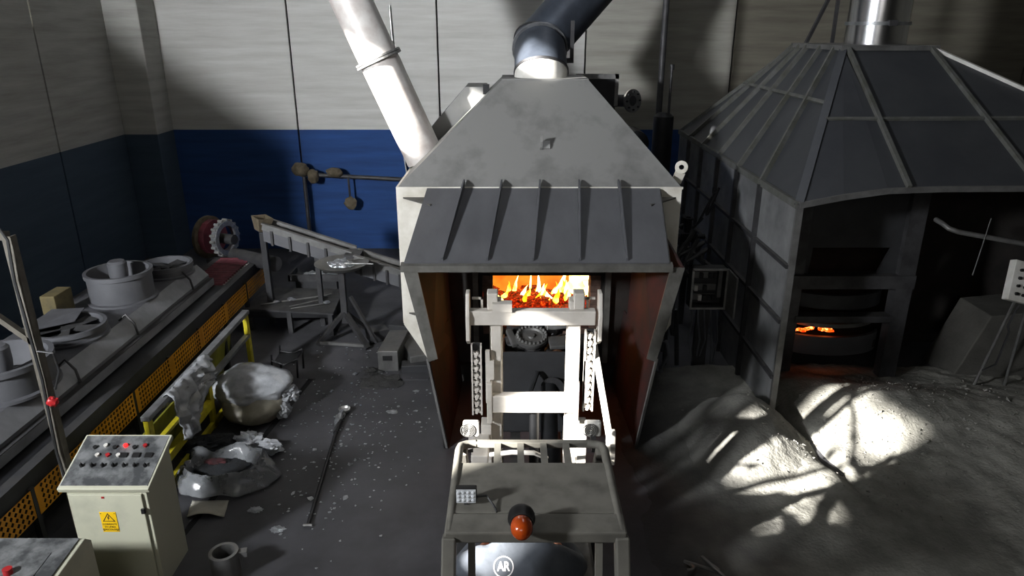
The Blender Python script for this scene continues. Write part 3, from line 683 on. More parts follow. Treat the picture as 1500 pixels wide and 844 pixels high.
B(ex1+.005,ex1+.03,ey-.42,ey,ez0,ez1).build('box_door', 'mid_steel', Eb)
B(2.9,3.1,10.42,10.52,0,1.08).build('pedestal', 'dark_steel', Eb)
for i in range(5):
    x = 2.8+i*.1
    MB().tube([(x,10.42,1.07),(x+.02,10.4,.8),(x+random.uniform(-.08,.08),10.4,.5),(x+random.uniform(-.12,.12),10.45,.02)], .014, 6).build('cable', 'cable_grey', Eb, smooth=True)
def hose(path, r, label, m='hose', grp='hoses beside the right-hand enclosure'):
    pts = [Vector(p) for p in path]; out = []
    for k in range(len(pts)-1):
        p0, p1, p2, p3 = pts[max(k-1,0)], pts[k], pts[k+1], pts[min(k+2,len(pts)-1)]
        for j in range(6):
            t = j/6; out.append(.5*((2*p1)+(p2-p0)*t+(2*p0-5*p1+4*p2-p3)*t*t+(3*p1-3*p2+p0-p3)*t**3))
    out.append(pts[-1])
    return MB().tube(out, r, 8).build('hose', m, smooth=True, label=label, cat='hose', group=grp)
hose([(2.95,10.45,1.78),(2.7,10.45,1.8),(2.55,10.45,1.5),(2.5,10.4,.8),(2.62,10.3,.1)], .035, 'thick hose arching over the open electrical box, nearest to the box')
hose([(2.95,10.55,1.82),(2.6,10.55,1.86),(2.44,10.55,1.5),(2.4,10.5,.7),(2.45,10.4,.06)], .035, 'thick hose arching outside the one nearest the electrical box')
hose([(3.0,12.2,1.9),(2.65,12,1.6),(2.5,11.5,1.1),(2.4,11.2,.5),(2.3,10.6,.05)], .03, 'hose drooping from the valve block to the floor')
hose([(2.3,10.9,.9),(2.2,10.6,.5),(2.3,10.2,.04),(2.45,10.2,.3),(2.4,10.5,.9)], .028, 'looped grey hose hanging against the central furnace side', 'cable_grey')
hose([(3.42,12.0,2.6),(3.35,11.9,2.2),(3.2,11.95,2.0),(3.15,12.1,1.85)], .022, 'thin black hose from the enclosure wall down to the valve block')
Vb = thing('valve_block', 'black gas valve assembly on a bracket beside the enclosure wall', 'valve', (3.1,12.2,1.2))
MB().box(2.95,3.25,12.1,12.4,1.6,1.75).cyl((3.1,12.25,1.75),(3.1,12.25,1.98),.07,n=14).cyl((2.8,12.2,1.68),(3.4,12.2,1.68),.05,n=12).build('valve_body', 'black_steel', Vb, smooth=True)
MB().ring((3.1,12.25,1.98),(0,0,1),.05,.1,.03,16).build('handwheel', 'black_steel', Vb)
MB().cyl((3.15,12.1,1.8),(3.15,11.98,1.8),.05,n=12).build('gauge', 'black_steel', Vb)
MB().bar((2.9,12.5,1.6),(3.45,11.0,1.3),.06,.08).bar((2.9,12.5,1.2),(3.45,11.2,.8),.06,.08).build('bracket', 'dark_steel', Vb)
B(3.05,3.15,12.2,12.3,0,1.6).build('post', 'dark_steel', Vb)

# ------------------------------------------------------------------ pipework on the blue back wall
Wp = thing('wall_pipe', 'rusty horizontal pipe with dusty valves along the blue back wall', 'pipe', (-3.6,16.8,1.2))
MB().cyl((-4.9,16.75,1.9),(-1.5,16.75,1.72),.05,n=12).build('pipe_run', 'dark_steel', Wp, smooth=True)
MB().cyl((-4.9,16.78,1.9),(-4.9,16.78,.0),.05,n=10).build('downpipe', 'dark_steel', Wp, smooth=True)
MB().cyl((-3.85,16.72,1.85),(-3.84,16.72,1.3),.025,n=8).build('drop_pipe', 'dark_steel', Wp, smooth=True)
mat('rust_dust', '#675d4d', '#4a4232', .9, scale=8, bump=.4)
for nm, c, s_ in (('valve', (-4.95,16.68,2.02), (.2,.14,.16)), ('valve', (-4.66,16.68,1.86), (.13,.12,.17)), ('regulator', (-4.15,16.68,1.95), (.19,.13,.11)), ('gauge', (-3.83,16.68,1.22), (.15,.06,.15))):
    MB().blob(c, s_, .22, 1.8, 3, hash(nm) % 5 + c[0]).build(nm, 'rust_dust', Wp, smooth=True)
MB().tube([(-2.7,16.95,5.6),(-2.62,16.92,3.0),(-2.5,16.92,1.9),(-2.4,16.9,1.4),(-2.4,16.9,.9)], .02, 6).build('conduit', 'light_steel', smooth=True, org=(-2.5,16.8,.9), label='thin pale cable hanging down the back wall beside the leaning pipe', cat='cable')
for z in (1.55,.95):
    MB().box(-2.38,-2.12,16.84,17.0,z-.06,z+.06).build('socket_box', 'mid_steel', org=(-2.25,16.6,z), label=('upper' if z > 1.2 else 'lower')+' small grey socket box under the hanging wall cable', cat='socket', group='wall socket boxes', bevel=.01)

# ------------------------------------------------------------------ launder chute, pan on tripod, bench and tools
Lc = thing('launder_chute', 'sloping steel launder chute running down to the central furnace side', 'chute', (-3.1,12.1,0))
c0, c1 = Vector((-4.35,12.25,1.84)), Vector((-2.78,12.1,1.36)); e0, e1 = Vector((-2.72,11.95,1.36)), Vector((-1.6,11.85,1.02))
def channel(a, b, w, h, nm):
    a, b = Vector(a), Vector(b); d = (b-a).normalized(); s_ = Vector((0,1,0)); u = Vector((0,0,1))
    MB().bar(a, b, w, .03, (0,0,1)).build(nm+'_floor', 'light_steel', Lc)
    for k in (-1, 1):
        MB().bar(a+s_*k*w/2+u*h*.4, b+s_*k*w/2+u*h*.4, .03, h, (0,0,1)).build(nm+'_side', 'mid_steel', Lc)
        MB().bar(a+s_*k*(w/2+.02)+u*h*.9, b+s_*k*(w/2+.02)+u*h*.9, .07, .025, (0,0,1)).build(nm+'_flange', 'mid_steel', Lc)
    sk = MB(); sk.prism([a+Vector((0,-w/2-.01,0)), b+Vector((0,-w/2-.01,0)), b+Vector((0,-w/2-.01,-.22)), a+Vector((0,-w/2-.01,-.22))], (0,.02,0)); sk.build('skirt', 'machine_grey', Lc)
    for t in (.1,.3,.5,.7,.9):
        p = a.lerp(b, t)+Vector((0,-w/2-.03,0)); MB().bar(p+u*.02, p-u*.24, .04, .03, (0,1,0)).build('rib', 'dark_steel', Lc)
channel(c0, c1, .3, .12, 'upper'); channel(e0, e1, .34, .12, 'lower')
B(-2.9,-2.62,11.8,12.2,1.3,1.46).build('joint_box', 'dark_steel', Lc)
MB().lathe([(.13,0),(.2,.24),(.17,.24),(.11,.03),(0,.03)], (-4.42,12.25,1.78), 4, (.15,0,1)).build('intake_cup', 'rust_dust', Lc)
B(-4.46,-4.36,12.2,12.3,0,1.75).build('leg', 'machine_dark', Lc); B(-3.5,-3.42,12.1,12.2,0,1.45).build('leg', 'dark_steel', Lc); B(-1.95,-1.87,11.85,11.95,0,1.0).build('leg', 'dark_steel', Lc)
MB().cyl((-5.35,13.2,1.02),(-4.3,12.4,1.1),.14,n=16).build('feed_pipe', 'dark_steel', Lc, smooth=True)
Rw = thing('flanged_coupling', 'large rusty red wheel and toothed ring coupling beyond the roller conveyor', 'coupling', (-5.7,13.5,0))
MB().ring((-5.95,13.5,1.3),(1,-.35,0),.1,.42,.07,32).build('wheel', 'rust_dust', Rw, smooth=True)
MB().ring((-5.88,13.48,1.32),(1,-.35,0),.05,.34,.12,12).build('wheel_face', 'roller_red', Rw)
rg = MB().ring((-5.6,13.38,1.32),(1,-.35,0),.24,.33,.12,32).build('toothed_ring', 'aluminium', Rw)
tb = MB().cyl((0,0,0),(.1,0,0),.03,n=8).mesh('tooth', 'light_steel'); axr = Vector((1,-.35,0)).normalized(); x_, y_, _ = frame_z(axr)
for k in range(18):
    a = 2*math.pi*k/18; piece('tooth', tb, rg, Vector((-5.6,13.38,1.32))+(x_*math.cos(a)+y_*math.sin(a))*.345, (0,0,math.atan2(-.35,1)))
MB().cyl((-5.9,13.5,1.3),(-5.35,13.3,1.3),.1,n=14).build('shaft', 'dark_steel', Rw, smooth=True)
B(-5.95,-5.4,13.3,13.6,0,.9).build('support', 'dark_steel', Rw)
Tr = thing('dross_pan', 'round steel pan on a welded pedestal beside the launder chute', 'pan', (-2.86,11.45,0))
MB().lathe([(0,0),(.34,.0),(.44,.06),(.45,.06),(.35,-.02),(0,-.02)], (-2.86,11.45,1.38), 36, close=False).build('dish', 'mid_steel', Tr, smooth=True)
B(-2.93,-2.83,11.4,11.5,.35,1.37).build('pedestal', 'dark_steel', Tr)
for p in ((-3.35,11.25,.02),(-2.45,11.1,.02),(-2.6,11.9,.02),(-3.2,11.85,.02)):
    MB().bar((-2.88,11.45,.55), p, .09, .06).build('leg', 'dark_steel', Tr)
MB().bar((-3.3,11.25,.06),(-2.5,11.12,.06),.05,.05).build('foot_brace', 'mid_steel', Tr)
MB().bar((-2.75,11.4,.85),(-2.3,11.15,.1),.05,.05).build('strut', 'dark_steel', Tr)
MB().blob((-2.88,11.42,1.42), (.17,.1,.08), .6, 3, 3, 3, 1.38).blob((-2.75,11.45,1.4), (.1,.09,.05), .6, 3, 3, 8, 1.38).build('dross_lump', 'aluminium', smooth=True, label='crumpled silver aluminium dross heaped in the round pan', cat='dross')
MB().cyl((-2.85,11.38,1.445),(-2.3,11.3,1.46),.012,n=6).build('steel_rod', 'light_steel', label='thin bright rod lying across the rim of the round pan', cat='rod')
Tb = thing('steel_bench', 'low dark steel bench with skimming tools on top', 'bench', (-3.95,12.2,0))
MB().prism([(-4.8,11.85,.42),(-3.12,11.6,.42),(-3.22,12.85,.42),(-4.7,12.95,.42)], (0,0,.03)).build('bench_top', 'dark_steel', Tb)
for x, y in ((-4.7,11.95),(-3.2,11.7),(-3.95,11.8),(-3.3,12.7),(-4.6,12.8)): B(x-.04,x+.04,y-.04,y+.04,0,.42).build('leg', 'dark_steel', Tb)
B(-4.7,-3.2,11.78,11.84,.3,.42).build('apron', 'black_steel', Tb)
for i, (a, b, lab) in enumerate((((-4.5,11.95,.475),(-3.6,12.3,.48),'long skimming rod on the bench, farthest left'),((-4.3,12.05,.475),(-3.35,12.45,.48),'ladle rod with a ring head on the bench, at the back'),((-3.95,11.85,.475),(-3.4,12.25,.48),'dark poker lying diagonally on the bench'),((-3.9,11.75,.475),(-3.3,12.02,.48),'bright-tipped rake lying at the bench front'))):
    T = thing('skimming_tool', lab, 'tool', a, 'skimming tools on the bench'); a, b = Vector(a), Vector(b)
    MB().cyl(a+Vector((0,0,.012)), b+Vector((0,0,.012)), .012, n=6).build('shaft', 'mid_steel', T)
    h = a.lerp(b, .3 if i < 2 else .96); MB().blob(h+Vector((0,0,.03)), (.07,.05,.03), .4, 3, 2, i).build('head', 'aluminium' if i in (1,3) else 'dark_steel', T, smooth=True)
# scrap tray and blocks behind the bench
Sy = thing('scrap_tray', 'shallow dark tray with bright aluminium skimmings behind the bench', 'tray', (-3.9,13.1,0))
MB().box(-4.3,-3.3,13.05,13.5,.55,.58).box(-4.3,-3.3,13.0,13.05,.55,.68).box(-4.3,-4.26,13.0,13.5,.55,.68).build('tray_body', 'dark_steel', Sy)
B(-4.2,-3.4,13.1,13.4,0,.55).build('tray_base', 'machine_dark', Sy)
MB().blob((-3.85,13.2,.62),(.2,.1,.06),.6,3,3,2).blob((-3.5,13.15,.62),(.15,.08,.05),.6,3,3,5).build('skimmings', 'aluminium', Sy, smooth=True)
Bk = thing('hollow_block', 'steel hollow block with a slot in its end by the furnace corner', 'block', (-1.95,10.7,0))
MB().prism([(-2.12,10.25,0),(-1.8,10.25,0),(-1.8,10.25,.36),(-2.12,10.25,.36)], (.06,.85,0)).build('block_body', 'mid_steel', Bk, bevel=.01)
B(-2.04,-1.89,10.242,10.262,.2,.28).build('slot', 'black_plastic', Bk)
for i, (c, s_, rz, m, lab) in enumerate((((-1.62,10.75,.14),(.3,.9,.22),.35,'mid_steel','worn steel beam offcut leaning by the furnace leg'),((-1.5,10.3,.07),(.5,.22,.14),.1,'machine_dark','dark steel offcut lying against the furnace flap'),
        ((-1.85,11.4,.2),(.5,.25,.3),-.3,'machine_dark','rusty block behind the hollow block'),((-2.35,11.5,.12),(.35,.3,.2),.5,'dark_steel','dark offcut beside the pan pedestal'))):
    MB().obox(c, s_, rz).build('steel_offcut', m, label=lab, cat='offcut', group='steel offcuts by the furnace', bevel=.012)
MB().blob((-2.0,9.85,.01),(.32,.22,.05),.6,3,3,2,.0).blob((-2.2,10.2,.02),(.12,.1,.06),.6,3,3,9,0).build('dirt_mound', 'ash_dark', smooth=True, label='dark rubble heap on the floor below the hollow block', cat='rubble')

# ------------------------------------------------------------------ cooling conveyor with fans
Cv = thing('cooling_conveyor', 'long grey cooling conveyor with fan hood, red rollers and yellow guards', 'conveyor', (-5.6,8.5,0))
MB().prism([(-6.5,3.0,1.05),(-5.05,3.0,1.05),(-5.05,3.0,1.17),(-5.12,3.0,1.17),(-5.12,3.0,1.22),(-5.3,3.0,1.4),(-6.5,3.0,1.4)], (0,8.45,0)).build('hood', 'machine_grey', Cv, bevel=.008)
MB().plate([(-5.118,3.0,1.226),(-5.118,11.44,1.226),(-5.296,11.44,1.404),(-5.296,3.0,1.404)], -.006).build('chamfer_sheet', 'sheet_light', Cv)
B(-5.05,-5.044,3.0,11.44,1.055,1.168).build('side_sheet', 'sheet_light', Cv)
MB().box(-5.125,-5.05,3.0,11.4,1.171,1.178).build('ledge_gap', 'machine_dark', Cv)
B(-4.86,-4.74,3.0,12.95,.86,1.05).build('side_rail', 'machine_dark', Cv)
B(-5.05,-4.86,3.0,11.45,1.0,1.03).build('rail_gap', 'black_steel', Cv)
B(-5.62,-5.5,3.0,12.95,.86,1.05).build('side_rail', 'machine_dark', Cv)
B(-6.4,-5.0,3.2,11.3,.2,1.0).build('underframe', 'black_steel', Cv)
ro = MB().cyl((-5.5,0,0),(-4.92,0,0),.042,n=12).mesh('roller', 'roller_red', smooth=True)
ca = MB().cyl((-4.92,0,0),(-4.87,0,0),.02,n=8).mesh('roller_cap', 'light_steel')
for k in range(15):
    y = 11.5+k*.1; r_ = piece('roller', ro, Cv, (0,y,1.02)); r_.location = Vector((0,y,1.02))-ORG[Cv]
    piece('roller_pin', ca, r_, (0,y,1.02)); r_.children[0].location = (0,0,0)
# perforated guard panels
gm = MB(); nx, nz = 15, 5; pw_, ph_ = 1/15, .0624
for i in range(nx):
    for k in range(nz):
        y0, z0 = i*pw_, k*ph_; cy, cz = y0+pw_/2, z0+ph_/2; hs = .027
        solid = i in (0, nx-1)
        cs = [(0,y0,z0),(0,y0+pw_,z0),(0,y0+pw_,z0+ph_),(0,y0,z0+ph_)]
        if solid: gm.add(cs, [(0,1,2,3)])
        else:
            ds = [(0,cy,cz-hs),(0,cy+hs,cz),(0,cy,cz+hs),(0,cy-hs,cz)]
            gm.add(cs+ds, [(0,1,4),(1,5,4),(1,2,5),(2,6,5),(2,3,6),(3,7,6),(3,0,7),(0,4,7)])
gme = gm.mesh('guard_panel', 'guard_yellow')
for k in range(10):
    o = piece('guard_panel', gme, Cv, (-4.7+random.uniform(-.008,.008), 2.95+k*1.0, .58)); md = o.modifiers.new('solid', 'SOLIDIFY'); md.thickness = .004
for k in range(10): B(-4.76,-4.7,2.9+k*1.0,2.96+k*1.0,0,.9).build('leg', 'machine_dark', Cv)
# fans: housings standing on the hood
def fan(x, y, r, h, motor, lab, flap=False):
    T = thing('cooling_fan', lab, 'fan', (x,y,1.4), 'fans on the conveyor hood')
    MB().lathe([(r*1.1,0),(r*1.1,.03),(r,.04),(r,h-.07),(r*1.06,h-.06),(r*1.06,h),(r*.95,h),(r*.95,.05)], (x,y,1.4), 36).build('housing', 'machine_grey', T, smooth=True)
    MB().lathe([(0,.04),(r*.95,.04)], (x,y,1.4), 36).build('grille', 'black_steel', T)
    if motor: MB().lathe([(0,h+.14),(.1,h+.14),(.13,h+.11),(.13,h-.05),(.11,h-.2),(0,h-.2)], (x,y,1.4), 20).build('motor', 'machine_grey', T, smooth=True)
    hb = MB().cyl((x,y,1.46),(x,y,1.52),.09,n=16).build('hub', 'machine_dark', T)
    for k in range(5):
        a = 2*math.pi*k/5; d = Vector((math.cos(a),math.sin(a),0)); s_ = Vector((-d.y,d.x,0))
        MB().plate([Vector((x,y,1.49))+d*.08-s_*.05, Vector((x,y,1.49))+d*r*.88-s_*.09, Vector((x,y,1.52))+d*r*.88+s_*.09, Vector((x,y,1.52))+d*.08+s_*.05], .008).build('blade', 'machine_dark', hb)
    if flap: MB().plate([(x-r*.95,y-.3,1.4+h), (x+.05,y+r*.2,1.4+h), (x-.0,y+r*.95,1.4+h+.06), (x-r,y+.4,1.4+h+.04)], .01).build('cover_flap', 'machine_grey', T)
fan(-5.72,9.87,.43,.44,True,'tall round fan with a pale motor cap, middle of the conveyor hood')
fan(-5.58,11.0,.38,.18,False,'low open fan ring at the far end of the conveyor hood')
fan(-5.72,8.5,.43,.16,False,'low fan ring half covered by a sheet flap', True)
fan(-5.62,7.1,.5,.36,True,'nearest fan with motor, at the left edge of the picture')
for (y, r_) in ((9.0,.1),(7.6,.1),(10.8,.06)):
    MB().tube([(-5.34,y,1.4),(-5.25,y+.02,1.48),(-5.14,y,1.36),(-5.1,y-.02,1.2)], .016, 6).build('lift_handle', 'black_plastic', Cv, smooth=True)
Bx = B(-6.35,-6.15,9.0,9.4,1.4,1.75).build('vent_box', 'vent_dusty', org=(-6.25,9.2,1.4), label='small dusty yellow perforated box behind the tall fan', cat='box', bevel=.01)

# ------------------------------------------------------------------ yellow fence, plastics, rags
Fe = thing('guard_fence', 'worn yellow steel guard fence with grey rails beside the conveyor', 'fence', (-4.05,8.6,0))
fy = (7.0, 8.55, 10.1); FX = -4.06
for y in fy: B(FX-.03,FX+.03,y-.05,y+.05,0,1.06).build('post', 'fence_yellow', Fe, bevel=.006)
B(FX-.05,FX+.05,6.95,10.16,1.04,1.1).build('top_rail', 'rail_alu', Fe, bevel=.006)
B(FX-.04,FX+.04,8.6,10.1,.68,.73).build('mid_rail', 'rail_alu', Fe)
B(FX-.03,FX+.03,7.0,8.55,.66,.7).build('mid_rail', 'fence_yellow', Fe)
B(FX-.03,FX+.06,7.0,8.5,.36,.46).build('low_rail', 'fence_yellow', Fe)
B(FX-.02,FX+.03,7.0,10.1,.04,.12).build('foot_rail', 'fence_yellow', Fe)
MB().plate([(FX-.28,8.5,.05),(FX-.28,9.75,.05),(FX-.12,9.75,.95),(FX-.12,8.5,.95)], .02).build('infill_panel', 'fence_panel', Fe)
MB().plate([(FX-.3,7.0,.05),(FX-.3,8.3,.05),(FX-.14,8.3,.8),(FX-.14,7.0,.8)], .02).build('infill_panel', 'fence_panel', Fe)
B(FX-.2,FX-.12,9.55,9.62,0,.98).build('brace_post', 'black_steel', Fe)
def sheet(name, m, fn, nu, nv, label, cat, thick=.004, smooth=True):
    vs = [fn(i/nu, j/nv) for j in range(nv+1) for i in range(nu+1)]
    fs = [(j*(nu+1)+i, j*(nu+1)+i+1, (j+1)*(nu+1)+i+1, (j+1)*(nu+1)+i) for j in range(nv) for i in range(nu)]
    o = MB().add(vs, fs).build(name, m, smooth=smooth, label=label, cat=cat)
    md = o.modifiers.new('solid', 'SOLIDIFY'); md.thickness = thick
    return o
def drape(u, v):                                           # over the top rail: v 0 back edge .. 1 front edge
    y = 7.4 + 1.1*u + .07*noise.noise(Vector((u*3,v*3,1)))
    s_ = (v-.3)*1.0
    if s_ < 0: x, z = FX-.06+s_*.2, 1.12+s_*1.0*(.6+.3*math.sin(u*4))
    else: x, z = FX+.07+.06*s_, 1.13-s_*(.75+.25*math.sin(u*5+.5))
    if abs(s_) < .08: z += .02; x = FX+s_
    f_ = noise.fractal(Vector((u*4,v*4,5)),1,2,4)
    f2_ = noise.noise(Vector((u*9,v*7,2)))
    return (x+.09*abs(f_)+.035*f2_+.03, y, z+.04*f_)
sheet('plastic_film', 'film', drape, 44, 44, 'crumpled translucent plastic film draped over the yellow fence', 'plastic film')
Bd = thing('plastic_bundle', 'big bundle of plastic film in a cream sack beside the fence', 'bundle', (-3.65,8.95,0))
MB().blob((-3.66,9.0,.42),(.54,.46,.27),.16,1.25,5,3,.02).build('film_wrap', 'film', Bd, smooth=True)
MB().blob((-3.6,8.82,.22),(.44,.4,.24),.14,1.4,4,6,.02).build('sack', 'bag_cream', Bd, smooth=True)
MB().blob((-3.17,8.95,.32),(.16,.14,.12),.5,2.2,4,9,.02).blob((-3.2,8.8,.14),(.12,.1,.12),.5,2.2,4,12,.02).build('film_tail', 'film', Bd, smooth=True)
def bagring(u, v):                                         # torn open bag: rim folded out around its contents
    a = u*2*math.pi; rr = .28 + .3*v; f_ = noise.fractal(Vector((math.cos(a)*1.6,math.sin(a)*1.6,v*2+2)),1,2,5)
    z = .05 + .2*math.sin(math.pi*min(1,v*1.05))*(1+.5*f_) ; rr *= 1+.18*f_
    return (-3.48+math.cos(a)*rr*1.05, 7.38+math.sin(a)*rr*.8, max(.022, z))
sheet('torn_bag', 'film_thin', bagring, 72, 14, 'torn open clear plastic bag lying on the floor', 'bag', .003)
MB().blob((-3.5,7.4,.08),(.34,.26,.1),.4,2.5,4,2,.02).build('dark_rags', 'rag_dark', smooth=True, label='dark rags lying inside the torn plastic bag', cat='rags')
MB().blob((-3.62,7.5,.17),(.12,.06,.03),.4,2.5,3,7).build('red_rag', 'rag_red', smooth=True, label='dull red rag on top of the dark rags', cat='rags')
MB().blob((-3.85,7.9,.1),(.35,.25,.12),.4,2.2,4,5,.02).build('dark_cloth', 'rag_dark', smooth=True, label='dark cloth heap between the torn bag and the fence', cat='rags')
for i, (c, s_, m, lab) in enumerate((((-3.42,8.08,.1),(.18,.12,.1),'film','crumpled plastic scrap between the sack and the torn bag'),((-3.12,7.95,.08),(.16,.11,.08),'film','crumpled plastic scrap right of the torn bag rim'))):
    MB().blob(c, s_, .55, 2.2, 4, 20+i, .02).build('plastic_scrap', m, smooth=True, label=lab, cat='plastic film', group='plastic scraps on the floor')
def pap(u, v): return (-3.62+.42*u-.06*v, 6.62+.3*v, .03+.05*math.sin(u*3.1)*(1-v)+.02*noise.noise(Vector((u*3,v*3,2))))
sheet('paper_sheet', 'paper', pap, 10, 8, 'bent pale paper sheet on the floor beside the control cabinet', 'paper')
St = thing('small_stool', 'small black metal stool frame behind the plastic bundle', 'stool', (-3.55,10.15,0))
for x, y in ((-3.72,10.0),(-3.35,10.05),(-3.7,10.35),(-3.35,10.38)): MB().cyl((x,y,0),(x+.02,y,.34 if x > -3.5 else .42),.016,n=8).build('leg', 'black_steel', St, smooth=True)
MB().tube([(-3.7,10.0,.32),(-3.52,9.98,.26),(-3.33,10.05,.32)],.018,8).tube([(-3.68,10.35,.32),(-3.5,10.36,.28),(-3.33,10.38,.34)],.018,8).build('seat_frame', 'black_steel', St, smooth=True)
MB().box(-3.68,-3.36,10.02,10.36,.27,.29).build('seat_plate', 'black_steel', St)
# skimming ladle on the floor, spatter, pipe stump
Sk = thing('floor_ladle', 'long dark skimming ladle with silver crusted head lying on the floor', 'ladle', (-2.3,7.6,0))
MB().cyl((-2.23,6.48,.04),(-2.36,8.35,.05),.022,n=8).cyl((-2.36,8.35,.05),(-2.37,8.8,.06),.03,n=8).build('shaft', 'black_steel', Sk, smooth=True)
MB().cyl((-2.28,6.47,.04),(-2.18,6.47,.04),.016,n=6).build('handle', 'mid_steel', Sk)
MB().blob((-2.39,8.72,.06),(.05,.22,.045),.5,3,3,3,.02).build('crust', 'aluminium', Sk, smooth=True)
MB().lathe([(0,0),(.07,.01),(.085,.05),(.075,.05),(.06,.02),(0,.015)], (-2.37,8.95,.03), 18).build('bowl', 'light_steel', Sk, smooth=True)
sp = MB()
for k in range(420):
    x, y = random.choice([(-2.0,8.6),(-2.3,7.9),(-1.7,9.0),(-2.6,9.2),(-2.2,7.0),(-2.6,10.6)]); x += random.gauss(0,.5); y += random.gauss(0,.7)
    if not (-3.6 < x < -.95): continue
    s_ = random.uniform(.005,.02)*(2.2 if random.random() < .07 else 1); a0_ = random.uniform(0,6)
    n = random.randint(4,6); z = .022
    sp.prism([(x+math.cos(a0_+2*math.pi*i/n)*s_*random.uniform(.5,1.5), y+math.sin(a0_+2*math.pi*i/n)*s_*random.uniform(.5,1.5), z) for i in range(n)], (0,0,.004))
sp.build('metal_spatter', 'aluminium', org=(-2.2,8.2,.02), label='silver metal spatter flecks scattered over the floor plates', cat='spatter', kind='stuff')
for i, (x, y, lab) in enumerate(((-2.55,6.42,'largest bright metal splash on the floor, near the pipe stump'),(-1.7,8.95,'thin lacy metal splash near the furnace flap'),(-2.9,6.75,'small metal splash by the joint between floor plates'))):
    MB().blob((x,y,.024),(.07,.05,.012),.7,3,3,30+i).build('metal_splash', 'aluminium', smooth=True, label=lab, cat='splash', group='metal splashes on the floor')
Ps = thing('pipe_stump', 'short thick-walled grey pipe stump standing on the floor', 'pipe', (-2.83,5.72,0))
MB().lathe([(.14,0),(.14,.3),(.105,.3),(.105,.02),(0,.02)], (-2.83,5.72,.018), 28).build('sleeve', 'mid_steel', Ps, smooth=True)
MB().bar((-2.7,5.75,.27),(-2.62,5.77,.27),.07,.06).build('lug', 'mid_steel', Ps)

# ------------------------------------------------------------------ control cabinets and gate post
Cb = thing('control_cabinet', 'cream sloped-top control cabinet with a yellow electrical warning sign', 'cabinet', (-3.76,5.85,0))
cx0, cx1, cy0, cy1 = -4.12, -3.38, 5.58, 6.1
MB().prism([(cx0,cy0,0),(cx0,cy1,0),(cx0,cy1,1.36),(cx0,cy0,1.13)], (cx1-cx0,0,0)).build('body', 'cabinet', Cb, bevel=.006)
B(cx0+.02,cx1-.04,cy0-.025,cy0-.001,.1,1.1).build('door', 'cabinet', Cb, bevel=.005)
lk = B(cx1-.06,cx1-.03,cy0-.045,cy0-.02,.9,.95).build('latch', 'black_plastic', Cb)
sl = math.atan2(.2, .52); SM = Matrix.Rotation(sl, 3, 'X'); tc = Vector((-3.75,5.83,1.262))
MB().obox(tc, (.84,.62,.05), SM).build('desk_top', 'cabinet', Cb, bevel=.006)
MB().obox(tc+SM@Vector((0,.01,.027)), (.8,.56,.006), SM).build('fascia', 'cabinet_top', Cb)
swb = MB().cyl((0,0,0),(0,0,.025),.016,n=10).box(-.004,.004,-.018,.018,.02,.035)
sw = swb.mesh('selector', 'black_plastic'); bc = MB().cyl((0,0,0),(0,0,.02),.02,n=12)
btn = {m: bc.mesh('push_button', m) for m in ('black_plastic','red_plastic','plain_white','red_lit')}
for i in range(7): piece('selector_switch', sw, Cb, tc+SM@Vector((-.3+i*.1,-.06,.03)), (sl,0,.3))
for i, m in enumerate(('black_plastic','plain_white','black_plastic','red_lit','black_plastic','red_plastic')): piece('push_button', btn[m], Cb, tc+SM@Vector((-.26+i*.095,.15+.02*(i % 2),.03)), (sl,0,0))
for i in range(3): MB().obox(tc+SM@Vector((.05+i*.12,.06,.035)), (.07,.05,.02), SM).build('indicator', 'black_plastic', Cb)
for i, m in ((0,'plain_white'),(1,'red_plastic'),(2,'plain_white')): piece('push_button', btn[m], Cb, tc+SM@Vector((-.2+i*.1,.06,.03)), (sl,0,0))
sg = B(-3.84,-3.69,cy0-.03,cy0-.026,.69,.91).build('warning_sign', 'yellow_sign', Cb)
yv = cy0-.0305
tri = [(-3.765,.90),(-3.705,.805),(-3.825,.805)]; cxx, czz = -3.765, .836
o_ = [Vector((x,yv,z)) for x, z in tri]; i_ = [Vector((cxx+(x-cxx)*.76, yv, czz+(z-czz)*.76)) for x, z in tri]
MB().add(o_+i_, [(0,1,4,3),(1,2,5,4),(2,0,3,5)]).build('sign_triangle', 'black_print', sg)
MB().add([(-3.762,yv,.873),(-3.778,yv,.842),(-3.767,yv,.842),(-3.775,yv,.813),(-3.753,yv,.85),(-3.764,yv,.85),(-3.754,yv,.873)], [(0,1,2,3,4,5,6)]).build('sign_bolt', 'black_print', sg)
for i, s_ in enumerate(('CORRENTE', 'DI LINEA', 'PERICOLOSA')):
    piece('sign_text', text_mesh(s_, .026, 'black_print', .0003), sg, (-3.765, yv, .775-.03*i), (R(90),0,0))
for x in (-3.828,-3.702):
    for z in (.705,.895): MB().cyl((x,yv+.004,z),(x,yv-.001,z),.005,n=8).build('rivet', 'black_print', sg)
B(-3.79,-3.765,cy0-.03,cy0-.024,1.06,1.08).build('red_label', 'red_plastic', Cb)
C2 = thing('control_desk', 'low grey control desk with emergency stop at the bottom left corner', 'control panel', (-4.0,4.7,0))
MB().prism([(-4.75,4.3,0),(-4.75,5.0,0),(-4.75,5.0,1.05),(-4.75,4.93,1.12),(-4.75,4.3,1.06)], (1.17,0,0)).build('body', 'cabinet', C2, bevel=.006)
MB().prism([(-4.72,4.32,1.07),(-3.62,4.32,1.07),(-3.62,4.92,1.125),(-4.72,4.92,1.125)], (0,0,.006)).build('desk_top', 'cabinet_top', C2)
MB().prism([(-4.4,4.34,1.077),(-3.76,4.34,1.077),(-3.76,4.76,1.116),(-4.4,4.76,1.116)], (0,0,.006)).build('inset_panel', 'cabinet_top', C2)
B(-4.34,-4.12,4.4,4.6,1.09,1.15).build('stop_box', 'yellow_sign', C2, bevel=.01)
